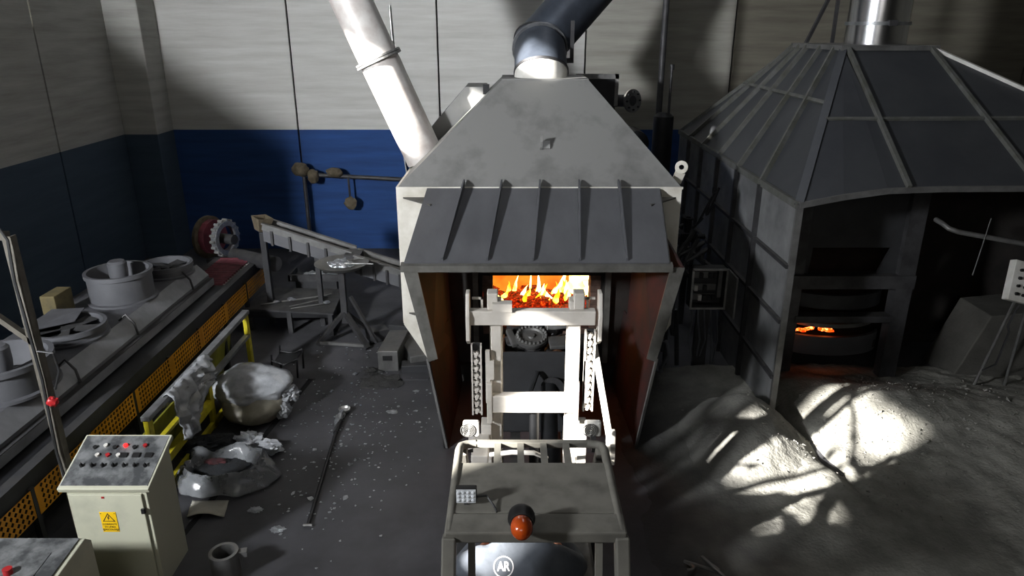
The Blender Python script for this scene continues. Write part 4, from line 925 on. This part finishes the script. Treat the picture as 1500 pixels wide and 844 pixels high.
for x in (-4.25,-3.97): MB().cyl((x,4.5 if x < -4.1 else 4.54,1.1),(x,4.5 if x < -4.1 else 4.54,1.19 if x < -4.1 else 1.15),.035,n=16).build('stop_button', 'red_plastic', C2, smooth=True)
Gp = thing('gate_post', 'tall dusty angle-iron post with a slanted brace and a red switch', 'post', (-4.5,6.2,0))
mat('post_dust', '#5f5b53', '#454139', .75, scale=5)
B(-4.54,-4.46,6.14,6.15,0,3.4).build('post_web', 'post_dust', Gp); B(-4.47,-4.46,6.15,6.22,0,3.4).build('post_flange', 'post_dust', Gp)
MB().bar((-4.5,6.17,3.4),(-5.6,6.17,3.42),.07,.07).build('top_arm', 'post_dust', Gp)
MB().bar((-4.5,6.17,2.36),(-5.3,6.17,3.1),.06,.05).build('brace', 'post_dust', Gp)
MB().tube([(-4.62,6.12,3.46),(-4.5,6.1,3.47),(-4.46,6.1,3.38),(-4.49,6.1,3.0),(-4.47,6.11,2.0),(-4.5,6.1,1.2),(-4.44,6.1,.2)],.014,6).build('cable', 'hose', Gp, smooth=True)
MB().blob((-4.4,6.08,1.78),(.05,.045,.05),.3,2,3,3).build('red_switch', 'red_plastic', Gp, smooth=True)
MB().tube([(-4.45,6.1,2.3),(-4.3,6.1,2.28),(-4.28,6.1,2.1),(-4.36,6.1,1.9)],.01,6).build('loose_wire', 'hose', Gp, smooth=True)

# ------------------------------------------------------------------ forklift
K = thing('forklift', 'dusty grey forklift truck driven up to the central furnace', 'forklift', (.15,4.9,0))
gx0, gx1, gz = -.4, .7, 2.12
# overhead guard
gd = MB().prism([(gx0+.0,3.93,gz),(gx1-.0,3.93,gz),(gx1-.0,4.5,gz+.005),(gx0+.0,4.5,gz+.005)], (0,0,.025)).build('overhead_guard', 'fork_guard', K, bevel=.006)
B(gx0-.03,gx1+.03,3.72,3.92,gz-.05,gz+.03).build('rear_beam', 'fork_guard', gd, bevel=.012)
for sg_ in (-1, 1):
    x = gx0 if sg_ < 0 else gx1
    MB().tube([(x,3.75,gz),(x,4.68,gz+.02),(x-sg_*.01,4.75,gz+.01),(x-sg_*.05,4.79,gz),(x-sg_*.12,4.8,gz)],.032,10).build('side_rail', 'fork_guard', gd, smooth=True)
    MB().bar((x+sg_*.0,3.76,gz-.02),(x+sg_*.02,3.3,.95),.09,.12,(0,1,0)).build('rear_post', 'fork_guard', K, bevel=.012)
    MB().bar((x-sg_*.14,3.8,gz-.04),(x-sg_*.14,3.5,1.0),.045,.05,(0,1,0)).build('inner_rail', 'fork_guard', K)
    MB().bar((x-sg_*.02,4.74,gz-.02),(x-sg_*.02,5.45,1.0),.07,.08,(0,1,0)).build('front_post', 'fork_guard', K, bevel=.01)
MB().bar((gx0+.1,4.8,gz),(gx1-.1,4.8,gz),.05,.05).build('front_rail', 'fork_guard', gd, bevel=.008)
for k in range(4):
    x = gx0+.29+k*.175; MB().bar((x,4.49,gz+.015),(x,4.8,gz+.005),.05,.03).build('grille_bar', 'fork_guard', gd)
# work lights, LED light, beacon
def worklight(x):
    h = B(x-.065,x+.065,4.96,5.02,2.08,2.21).build('work_light', 'plain_white', K, bevel=.015)
    for k in range(4): MB().ring((x-.025,4.957,2.145),(0,-1,0),.012+k*.014,.018+k*.014,.006,20).build('fin', 'mid_steel', h)
    MB().bar((x,4.98,2.09),(x,4.85,2.02),.04,.03).build('bracket', 'dark_steel', h)
worklight(-.325); worklight(.645)
ll = B(-.375,-.235,4.0,4.05,gz+.05,gz+.16).build('led_light', 'black_plastic', K, bevel=.008)
B(-.37,-.24,3.992,4.0,gz+.055,gz+.155).build('lens', 'lens', ll)
ld_ = MB().lathe([(0,.008),(.011,.004),(.014,0)], (0,0,0), 8, (0,-1,0)).mesh('led', 'lens')
for i in range(4):
    for k in range(3): piece('led', ld_, ll, (-.353+i*.032, 3.992, gz+.075+k*.03))
B(-.32,-.29,4.01,4.05,gz+.0,gz+.06).build('bracket', 'dark_steel', ll)
MB().tube([(-.27,4.05,gz+.06),(-.17,4.05,gz+.07),(-.12,3.98,gz+.04),(-.1,3.93,gz+.03)],.008,6).build('cable', 'hose', ll, smooth=True)
bax = Vector((0,-.95,.12)).normalized(); bp = Vector((.06,3.74,gz+.11))
bk = MB().lathe([(0,-.06),(.085,-.06),(.088,-.02),(.075,.0),(.072,.045),(0,.045)], bp, 24, bax).build('beacon_base', 'black_plastic', K, smooth=True)
MB().bar(bp+Vector((0,.04,-.1)), bp+Vector((0,.04,0)), .06, .05).build('beacon_bracket', 'dark_steel', bk)
MB().lathe([(.066,.045),(.07,.07),(.067,.11),(.05,.145),(.025,.16),(0,.164)], bp, 24, bax).build('beacon_dome', 'beacon', bk, smooth=True)
# mast
my, mz = 6.2, 2.62
for x0, x1 in ((-.2,-.1),(.53,.64)):
    B(x0,x1,my-.05,my+.09,.15,2.78).build('mast_upright', 'fork_paint', K, bevel=.008)
    B(x0-.012,x1+.012,my+.06,my+.1,.3,2.5).build('inner_upright', 'fork_paint', K)
for x0, x1 in ((-.3,-.2),(.64,.73)): B(x0,x1,my-.12,my+.04,.12,1.52).build('outer_upright', 'fork_paint', K, bevel=.008)
B(-.4,.77,my-.1,my+.0,2.56,2.7).build('top_crossbar', 'fork_paint', K, bevel=.008)
B(-.2,.64,my-.13,my-.03,1.66,1.84).build('lower_crossbar', 'fork_paint', K, bevel=.008)
for sg_ in (-1, 1):
    x = .185+sg_*.61
    MB().prism([(x,my-.14,2.42),(x,my-.02,2.34),(x,my+.06,2.5),(x,my+.06,2.86),(x,my-.06,2.86),(x,my-.14,2.66)], (.035,0,0)).build('end_plate', 'fork_paint', K, bevel=.006)
    x = .22+sg_*.4
    B(x-.05,x+.05,my-.06,my+.08,2.7,2.86).build('mast_cap', 'fork_paint', K, bevel=.01)
    x = .2+sg_*.52
    MB().box(x-.05,x+.05,my+.0,my+.02,2.78,2.8).box(x+.03*-sg_,x+.05*-sg_ if sg_ < 0 else x-.01,my,my+.02,2.66,2.8).build('hook', 'fork_paint', K)
    xa = .2+sg_*.44; MB().box(min(xa,xa-sg_*.05),max(xa,xa-sg_*.05),my-.14,my-.06,1.55,1.98).build('cheek_plate', 'fork_paint', K, bevel=.006)
B(.24-.3-.12,.24-.3+.06,my-.12,my-.02,2.7,2.78).build('stop_block', 'fork_paint', K)
# cable drag chains on both sides: side plates and links
for xc, z0, z1 in ((-.335,1.62,2.36),(.73,1.66,2.5)):
    dc = MB().box(xc-.05,xc-.035,my-.1,my-.04,z0,z1).box(xc+.035,xc+.05,my-.1,my-.04,z0,z1).build('drag_chain', 'fork_paint', K)
    n = int((z1-z0)/.075); lk_ = MB().box(-.045,.045,-.03,.02,-.014,.014).box(-.012,.012,-.04,.0,-.03,.03).mesh('chain_link', 'fork_paint')
    for k in range(n): piece('chain_link', lk_, dc, (xc, my-.06, z0+.04+k*.075), (0,R(22),0))
    B(xc-.035,xc+.035,my-.05,my-.03,z0,z1).build('hose_pack', 'hose', dc)
MB().box(-.25,-.21,my-.1,my-.06,1.75,2.3).box(-.21,-.17,my-.1,my-.07,2.0,2.2).build('chain_anchor', 'fork_paint', K)
MB().box(.5+.18,.5+.22,my-.1,my-.06,1.75,2.2).build('chain_anchor', 'fork_paint', K)
B(-.38,-.22,5.7,6.1,1.3,1.42).build('mast_bracket', 'fork_paint', K, bevel=.01)
MB().bar((.78,6.35,2.35),(.86,5.5,1.75),.05,.06).bar((.86,5.5,1.75),(.84,5.2,1.7),.06,.1).bar((.84,5.2,2.0),(.84,5.15,1.75),.04,.05).build('side_arm', 'fork_paint', K, bevel=.006)
MB().tube([(-.2,5.6,1.5),(0,5.55,1.56),(.2,5.6,1.52),(.32,5.7,1.4)],.022,8).build('hydraulic_hose', 'light_steel', K, smooth=True)
MB().cyl((.22,my+.02,.3),(.22,my+.02,1.7),.05,n=14).build('lift_cylinder', 'black_steel', K, smooth=True)
# body under the guard
MB().prism([(gx0+.02,3.15,.25),(gx0+.02,5.7,.25),(gx0+.02,5.7,.85),(gx0+.02,5.3,1.0),(gx0+.02,3.15,1.0)], (1.06,0,0)).build('chassis', 'fork_body', K, bevel=.03)
MB().prism([(gx0,2.7,.2),(gx0,3.4,.2),(gx0,3.4,1.1),(gx0,2.85,1.05)], (1.1,0,0)).build('counterweight', 'fork_body', K, bevel=.05)
B(-.2,.32,3.9,4.45,1.0,1.08).build('seat', 'black_plastic', K, bevel=.03)
MB().prism([(gx0+.06,5.1,1.0),(gx0+.06,5.3,1.0),(gx0+.06,5.25,1.38),(gx0+.06,5.12,1.38)], (.96,0,0)).build('dashboard', 'fork_body', K, bevel=.02)
MB().ring((.1,4.95,1.42),(0,-.45,.9),.15,.175,.025,24).build('steering_wheel', 'black_plastic', K, smooth=True)
MB().cyl((.1,5.15,1.15),(.1,4.96,1.42),.025,n=8).build('steering_column', 'black_plastic', K)
B(.45,.55,3.95,4.7,1.0,1.1).build('console', 'fork_body', K, bevel=.02)
MB().tube([(gx0+.2,3.62,1.6),(.5,3.62,1.6),(.6,3.66,1.62),(.62,3.75,1.7)],.03,8).build('seat_bar', 'galv', K, smooth=True)
wh = lambda x, y, r, wd: MB().lathe([(0,-wd/2),(r*.5,-wd/2),(r*.55,-wd/2+.02),(r*.95,-wd/2),(r,-wd/2+.03),(r,wd/2-.03),(r*.95,wd/2),(r*.55,wd/2-.02),(r*.5,wd/2),(0,wd/2)], (x,y,r), 28, (1,0,0)).build('wheel', 'rubber', K, smooth=True)
for x in (gx0-.02,gx1+.02): wh(x,5.75,.33,.22); wh(x,3.3,.26,.2)
# forks carriage and charging bucket with scrap, held by the forklift
Bu = thing('charging_bucket', 'dark steel charging bucket on the forks, pushed at the fire door', 'bucket', (.33,7.9,.9))
MB().plate([(-.12,7.55,.55),(.78,7.55,.55),(.78,7.75,1.52),(-.12,7.75,1.52)], -.03).build('back_plate', 'machine_dark', Bu)
MB().plate([(-.12,7.55,.55),(-.12,9.0,.7),(-.12,9.0,1.2),(-.12,7.75,1.52)], .02).build('side_plate', 'machine_dark', Bu)
MB().plate([(.78,7.55,.55),(.78,9.0,.7),(.78,9.0,1.2),(.78,7.75,1.52)], .02).build('side_plate', 'machine_dark', Bu)
MB().plate([(-.12,7.55,.55),(.78,7.55,.55),(.78,9.1,.72),(-.12,9.1,.72)], .02).build('floor_plate', 'machine_dark', Bu)
MB().ring((.48,7.6,1.1),(0,-1,.2),.04,.15,.03,20).build('boss', 'dark_steel', Bu)
MB().cyl((.44,7.62,1.12),(.42,7.0,.72),.1,n=16).cyl((.42,7.0,.72),(.4,6.35,.4),.13,n=16).build('ram_cylinder', 'black_steel', Bu, smooth=True)
MB().cyl((.43,7.5,1.06),(.425,7.38,.97),.125,n=16).build('ram_gland', 'dark_steel', Bu, smooth=True)
MB().tube([(.3,7.65,1.3),(.2,7.3,1.2),(.25,6.9,.8),(.32,6.5,.4)],.03,8).build('hose', 'hose', Bu, smooth=True)
for x in (-.02,.6): B(x,x+.12,6.3,8.6,.42,.5).build('fork_arm', 'dark_steel', Bu)
Sc = thing('toothed_casting', 'dull grey toothed scrap wheel lying on the charging bucket', 'scrap', (.28,8.1,1.55), 'aluminium scrap in the bucket')
MB().lathe([(0,.0),(.19,.0),(.2,.02),(.2,.06),(.15,.07),(.13,.05),(.05,.055),(.04,.075),(0,.075)], (.24,8.1,1.52), 28, (0,-.25,1)).build('rim', 'mid_steel', Sc, smooth=True)
tt = MB().box(-.012,.012,-.012,.012,0,.03).mesh('stud', 'light_steel')
for k in range(22):
    a = 2*math.pi*k/22; piece('stud', tt, Sc, (.24+math.cos(a)*.175, 8.08+math.sin(a)*.17, 1.585+.04*math.sin(a)))
for i, (c, s_, rz, tl, m, lab) in enumerate((((.6,8.0,1.53),(.3,.22,.05),.1,.2,'mid_steel','flat pale plate scrap at the bucket right'),((.62,8.35,1.6),(.4,.1,.06),.25,-.2,'light_steel','bent bright bar scrap at the right of the toothed wheel'),
        ((.0,8.2,1.5),(.08,.3,.06),.3,.3,'mid_steel','narrow bar scrap left of the toothed wheel'),((.45,8.5,1.55),(.35,.25,.08),-.4,.1,'machine_grey','grey casting scrap behind the toothed wheel'),((.15,8.55,1.5),(.4,.2,.1),.5,-.15,'dark_steel','dark casting scrap nearest the fire'))):
    MB().obox(c, s_, Matrix.Rotation(rz,3,'Z') @ Matrix.Rotation(tl,3,'X')).build('scrap_piece', m, label=lab, cat='scrap', group='aluminium scrap in the bucket', bevel=.01)
fl_ = MB()
for k in range(60): fl_.blob((random.uniform(-.05,.72), random.uniform(7.95,8.9), random.uniform(1.2,1.42)), (random.uniform(.04,.12),random.uniform(.04,.12),random.uniform(.03,.07)), .4, 2, 1, k)
fl_.build('scrap_fill', 'dark_steel', org=(.33,8.4,1.0), label='loose dark scrap filling the charging bucket', cat='scrap', kind='stuff')

# ------------------------------------------------------------------ driver
Dv = thing('person', 'forklift driver seen from behind in a dark grey sweatshirt with a round white logo', 'person', (.08,4.35,1.12))
def skin_mesh(name, verts, edges, m, parent, sub=2):
    me = bpy.data.meshes.new(name); off = ORG[parent]
    me.from_pydata([tuple(Vector(v[:3])-off) for v in verts], edges, []); me.materials.append(MATS[m])
    o = bpy.data.objects.new(name, me); COL.objects.link(o); o.parent = parent; ORG[o] = off
    md = o.modifiers.new('skin', 'SKIN'); md.use_smooth_shade = True; md.branch_smoothing = .6
    for i, v in enumerate(verts):
        r = v[3]; me.skin_vertices[0].data[i].radius = r if isinstance(r, tuple) else (r, r)
        me.skin_vertices[0].data[i].use_root = (i == 0)
    sb = o.modifiers.new('sub', 'SUBSURF'); sb.levels = sub; sb.render_levels = sub
    return o
hx = .06
# body: pelvis, spine, neck, head, legs, arms, hands
bv = [(hx,4.1,1.16,(.15,.12)),(hx,4.15,1.36,(.14,.1)),(hx,4.26,1.56,(.13,.1)),(hx,4.42,1.68,.055),(hx,4.52,1.76,.06),(hx,4.58,1.82,(.085,.09)),(hx,4.61,1.9,(.075,.085)),
      (hx-.1,4.2,1.14,.085),(hx-.13,4.65,1.17,.075),(hx-.14,4.8,.75,.05),(hx-.14,4.95,.68,.035),
      (hx+.1,4.2,1.14,.085),(hx+.13,4.65,1.17,.075),(hx+.14,4.8,.75,.05),(hx+.14,4.95,.68,.035),
      (hx-.22,4.24,1.55,.06),(hx-.38,4.4,1.32,.045),(hx-.14,4.88,1.4,.032),(hx-.09,4.94,1.43,.034),
      (hx+.22,4.24,1.55,.06),(hx+.38,4.4,1.32,.045),(hx+.2,4.88,1.4,.032),(hx+.15,4.94,1.43,.034)]
be = [(0,1),(1,2),(2,3),(3,4),(4,5),(5,6),(0,7),(7,8),(8,9),(9,10),(0,11),(11,12),(12,13),(13,14),(2,15),(15,16),(16,17),(17,18),(2,19),(19,20),(20,21),(21,22)]
skin_mesh('body', bv, be, 'skin', Dv)
for sg_, bx in ((-1,hx-.09),(1,hx+.15)):                  # fingers closed on the wheel rim
    for k in range(4):
        y = 4.965; x = bx + (k-1.5)*.017
        skin_mesh('finger', [(x,4.95,1.435,.009),(x,4.985,1.455,.0085),(x,5.005,1.435,.008),(x,4.99,1.415,.007)], [(0,1),(1,2),(2,3)], 'skin', Dv, 1)
    skin_mesh('thumb', [(bx-sg_*.03,4.93,1.43,.01),(bx-sg_*.05,4.945,1.42,.009),(bx-sg_*.045,4.965,1.41,.008)], [(0,1),(1,2)], 'skin', Dv, 1)
sv = [(hx,4.1,1.12,(.24,.18)),(hx,4.12,1.34,(.29,.18)),(hx,4.2,1.55,(.28,.13)),(hx,4.36,1.67,(.1,.08)),
      (hx-.26,4.2,1.545,.135),(hx-.38,4.25,1.42,.12),(hx-.43,4.42,1.29,.095),(hx-.18,4.84,1.4,.05),
      (hx+.26,4.2,1.545,.135),(hx+.38,4.25,1.42,.12),(hx+.43,4.42,1.29,.095),(hx+.24,4.84,1.4,.05)]
se = [(0,1),(1,2),(2,3),(2,4),(4,5),(5,6),(6,7),(2,8),(8,9),(9,10),(10,11)]
shirt = skin_mesh('sweatshirt', sv, se, 'sweatshirt', Dv)
tv = [(hx,4.12,1.12,(.19,.14)),(hx-.1,4.22,1.14,.1),(hx-.13,4.65,1.17,.088),(hx-.14,4.8,.8,.065),(hx+.1,4.22,1.14,.1),(hx+.13,4.65,1.17,.088),(hx+.14,4.8,.8,.065)]
skin_mesh('trousers', tv, [(0,1),(1,2),(2,3),(0,4),(4,5),(5,6)], 'trousers', Dv)
MB().blob((hx,4.6,1.9),(.098,.108,.1),.1,3,3,2).build('hair', 'hair', Dv, smooth=True)
for s_ in (-1,1): MB().blob((hx+s_*.09,4.61,1.84),(.014,.025,.034),.1,1,2,1).build('ear', 'skin', Dv, smooth=True)
MB().blob((hx,4.695,1.84),(.016,.025,.028),.05,1,2,1).build('nose', 'skin', Dv, smooth=True)
for s_ in (-1,1): MB().blob((hx+s_*.034,4.682,1.865),(.014,.01,.01),.0,1,2,1).build('eye', 'plain_white', Dv, smooth=True)
MB().blob((hx,4.68,1.795),(.028,.01,.008),.0,1,2,1).build('mouth', 'rag_red', Dv, smooth=True)
# round logo printed on the back: flat shapes laid on to the cloth
lx = Vector((1,0,0)); bn = Vector((0,-.7,.71)); lyv = bn.cross(lx).normalized()
cz = Vector((-.06,4.08,1.57)) + bn*.5
bpy.context.view_layer.update(); sh_e = shirt.evaluated_get(bpy.context.evaluated_depsgraph_get())
def on_cloth(u, v):
    p = cz + lx*u + lyv*v - ORG[shirt]
    ok, hit, n_, _ = sh_e.ray_cast(p, -bn)
    return (hit if ok else p - bn*.5) + bn*.004 + ORG[shirt]
lm = MB(); n = 64
lm.add([on_cloth(math.cos(2*math.pi*i/n)*r, math.sin(2*math.pi*i/n)*r) for r in (.064,.072) for i in range(n)], [(i,(i+1) % n,n+(i+1) % n,n+i) for i in range(n)])
lm.build('logo_ring', 'white_print', shirt)
me = text_mesh('AR', .085, 'white_print', .003)
bm = bmesh.new(); bm.from_mesh(me)
bmesh.ops.delete(bm, geom=[f for f in bm.faces if f.normal.z < .5], context='FACES'); bmesh.ops.triangulate(bm, faces=bm.faces[:])
for _ in range(2): bmesh.ops.subdivide_edges(bm, edges=bm.edges[:], cuts=1, use_grid_fill=True)
bmesh.ops.triangulate(bm, faces=bm.faces[:])
lm = MB().add([on_cloth(v.co.x*.8, v.co.y) for v in bm.verts], [[v.index for v in f.verts] for f in bm.faces]); bm.free()
lm.build('logo_letters', 'white_print', shirt)

# debris in the dark lower right corner
hose([(1.75,5.75,.06),(2.0,5.7,.1),(2.12,5.45,.14),(2.1,5.15,.05)], .02, 'bent grey tube lying in the dark near the forklift', 'mid_steel', 'debris near the forklift')
MB().blob((1.6,5.2,.08),(.35,.22,.14),.4,2,4,4,0).build('rubble_heap', 'ash_dark', smooth=True, label='dark rubble heap on the floor right of the forklift', cat='rubble')
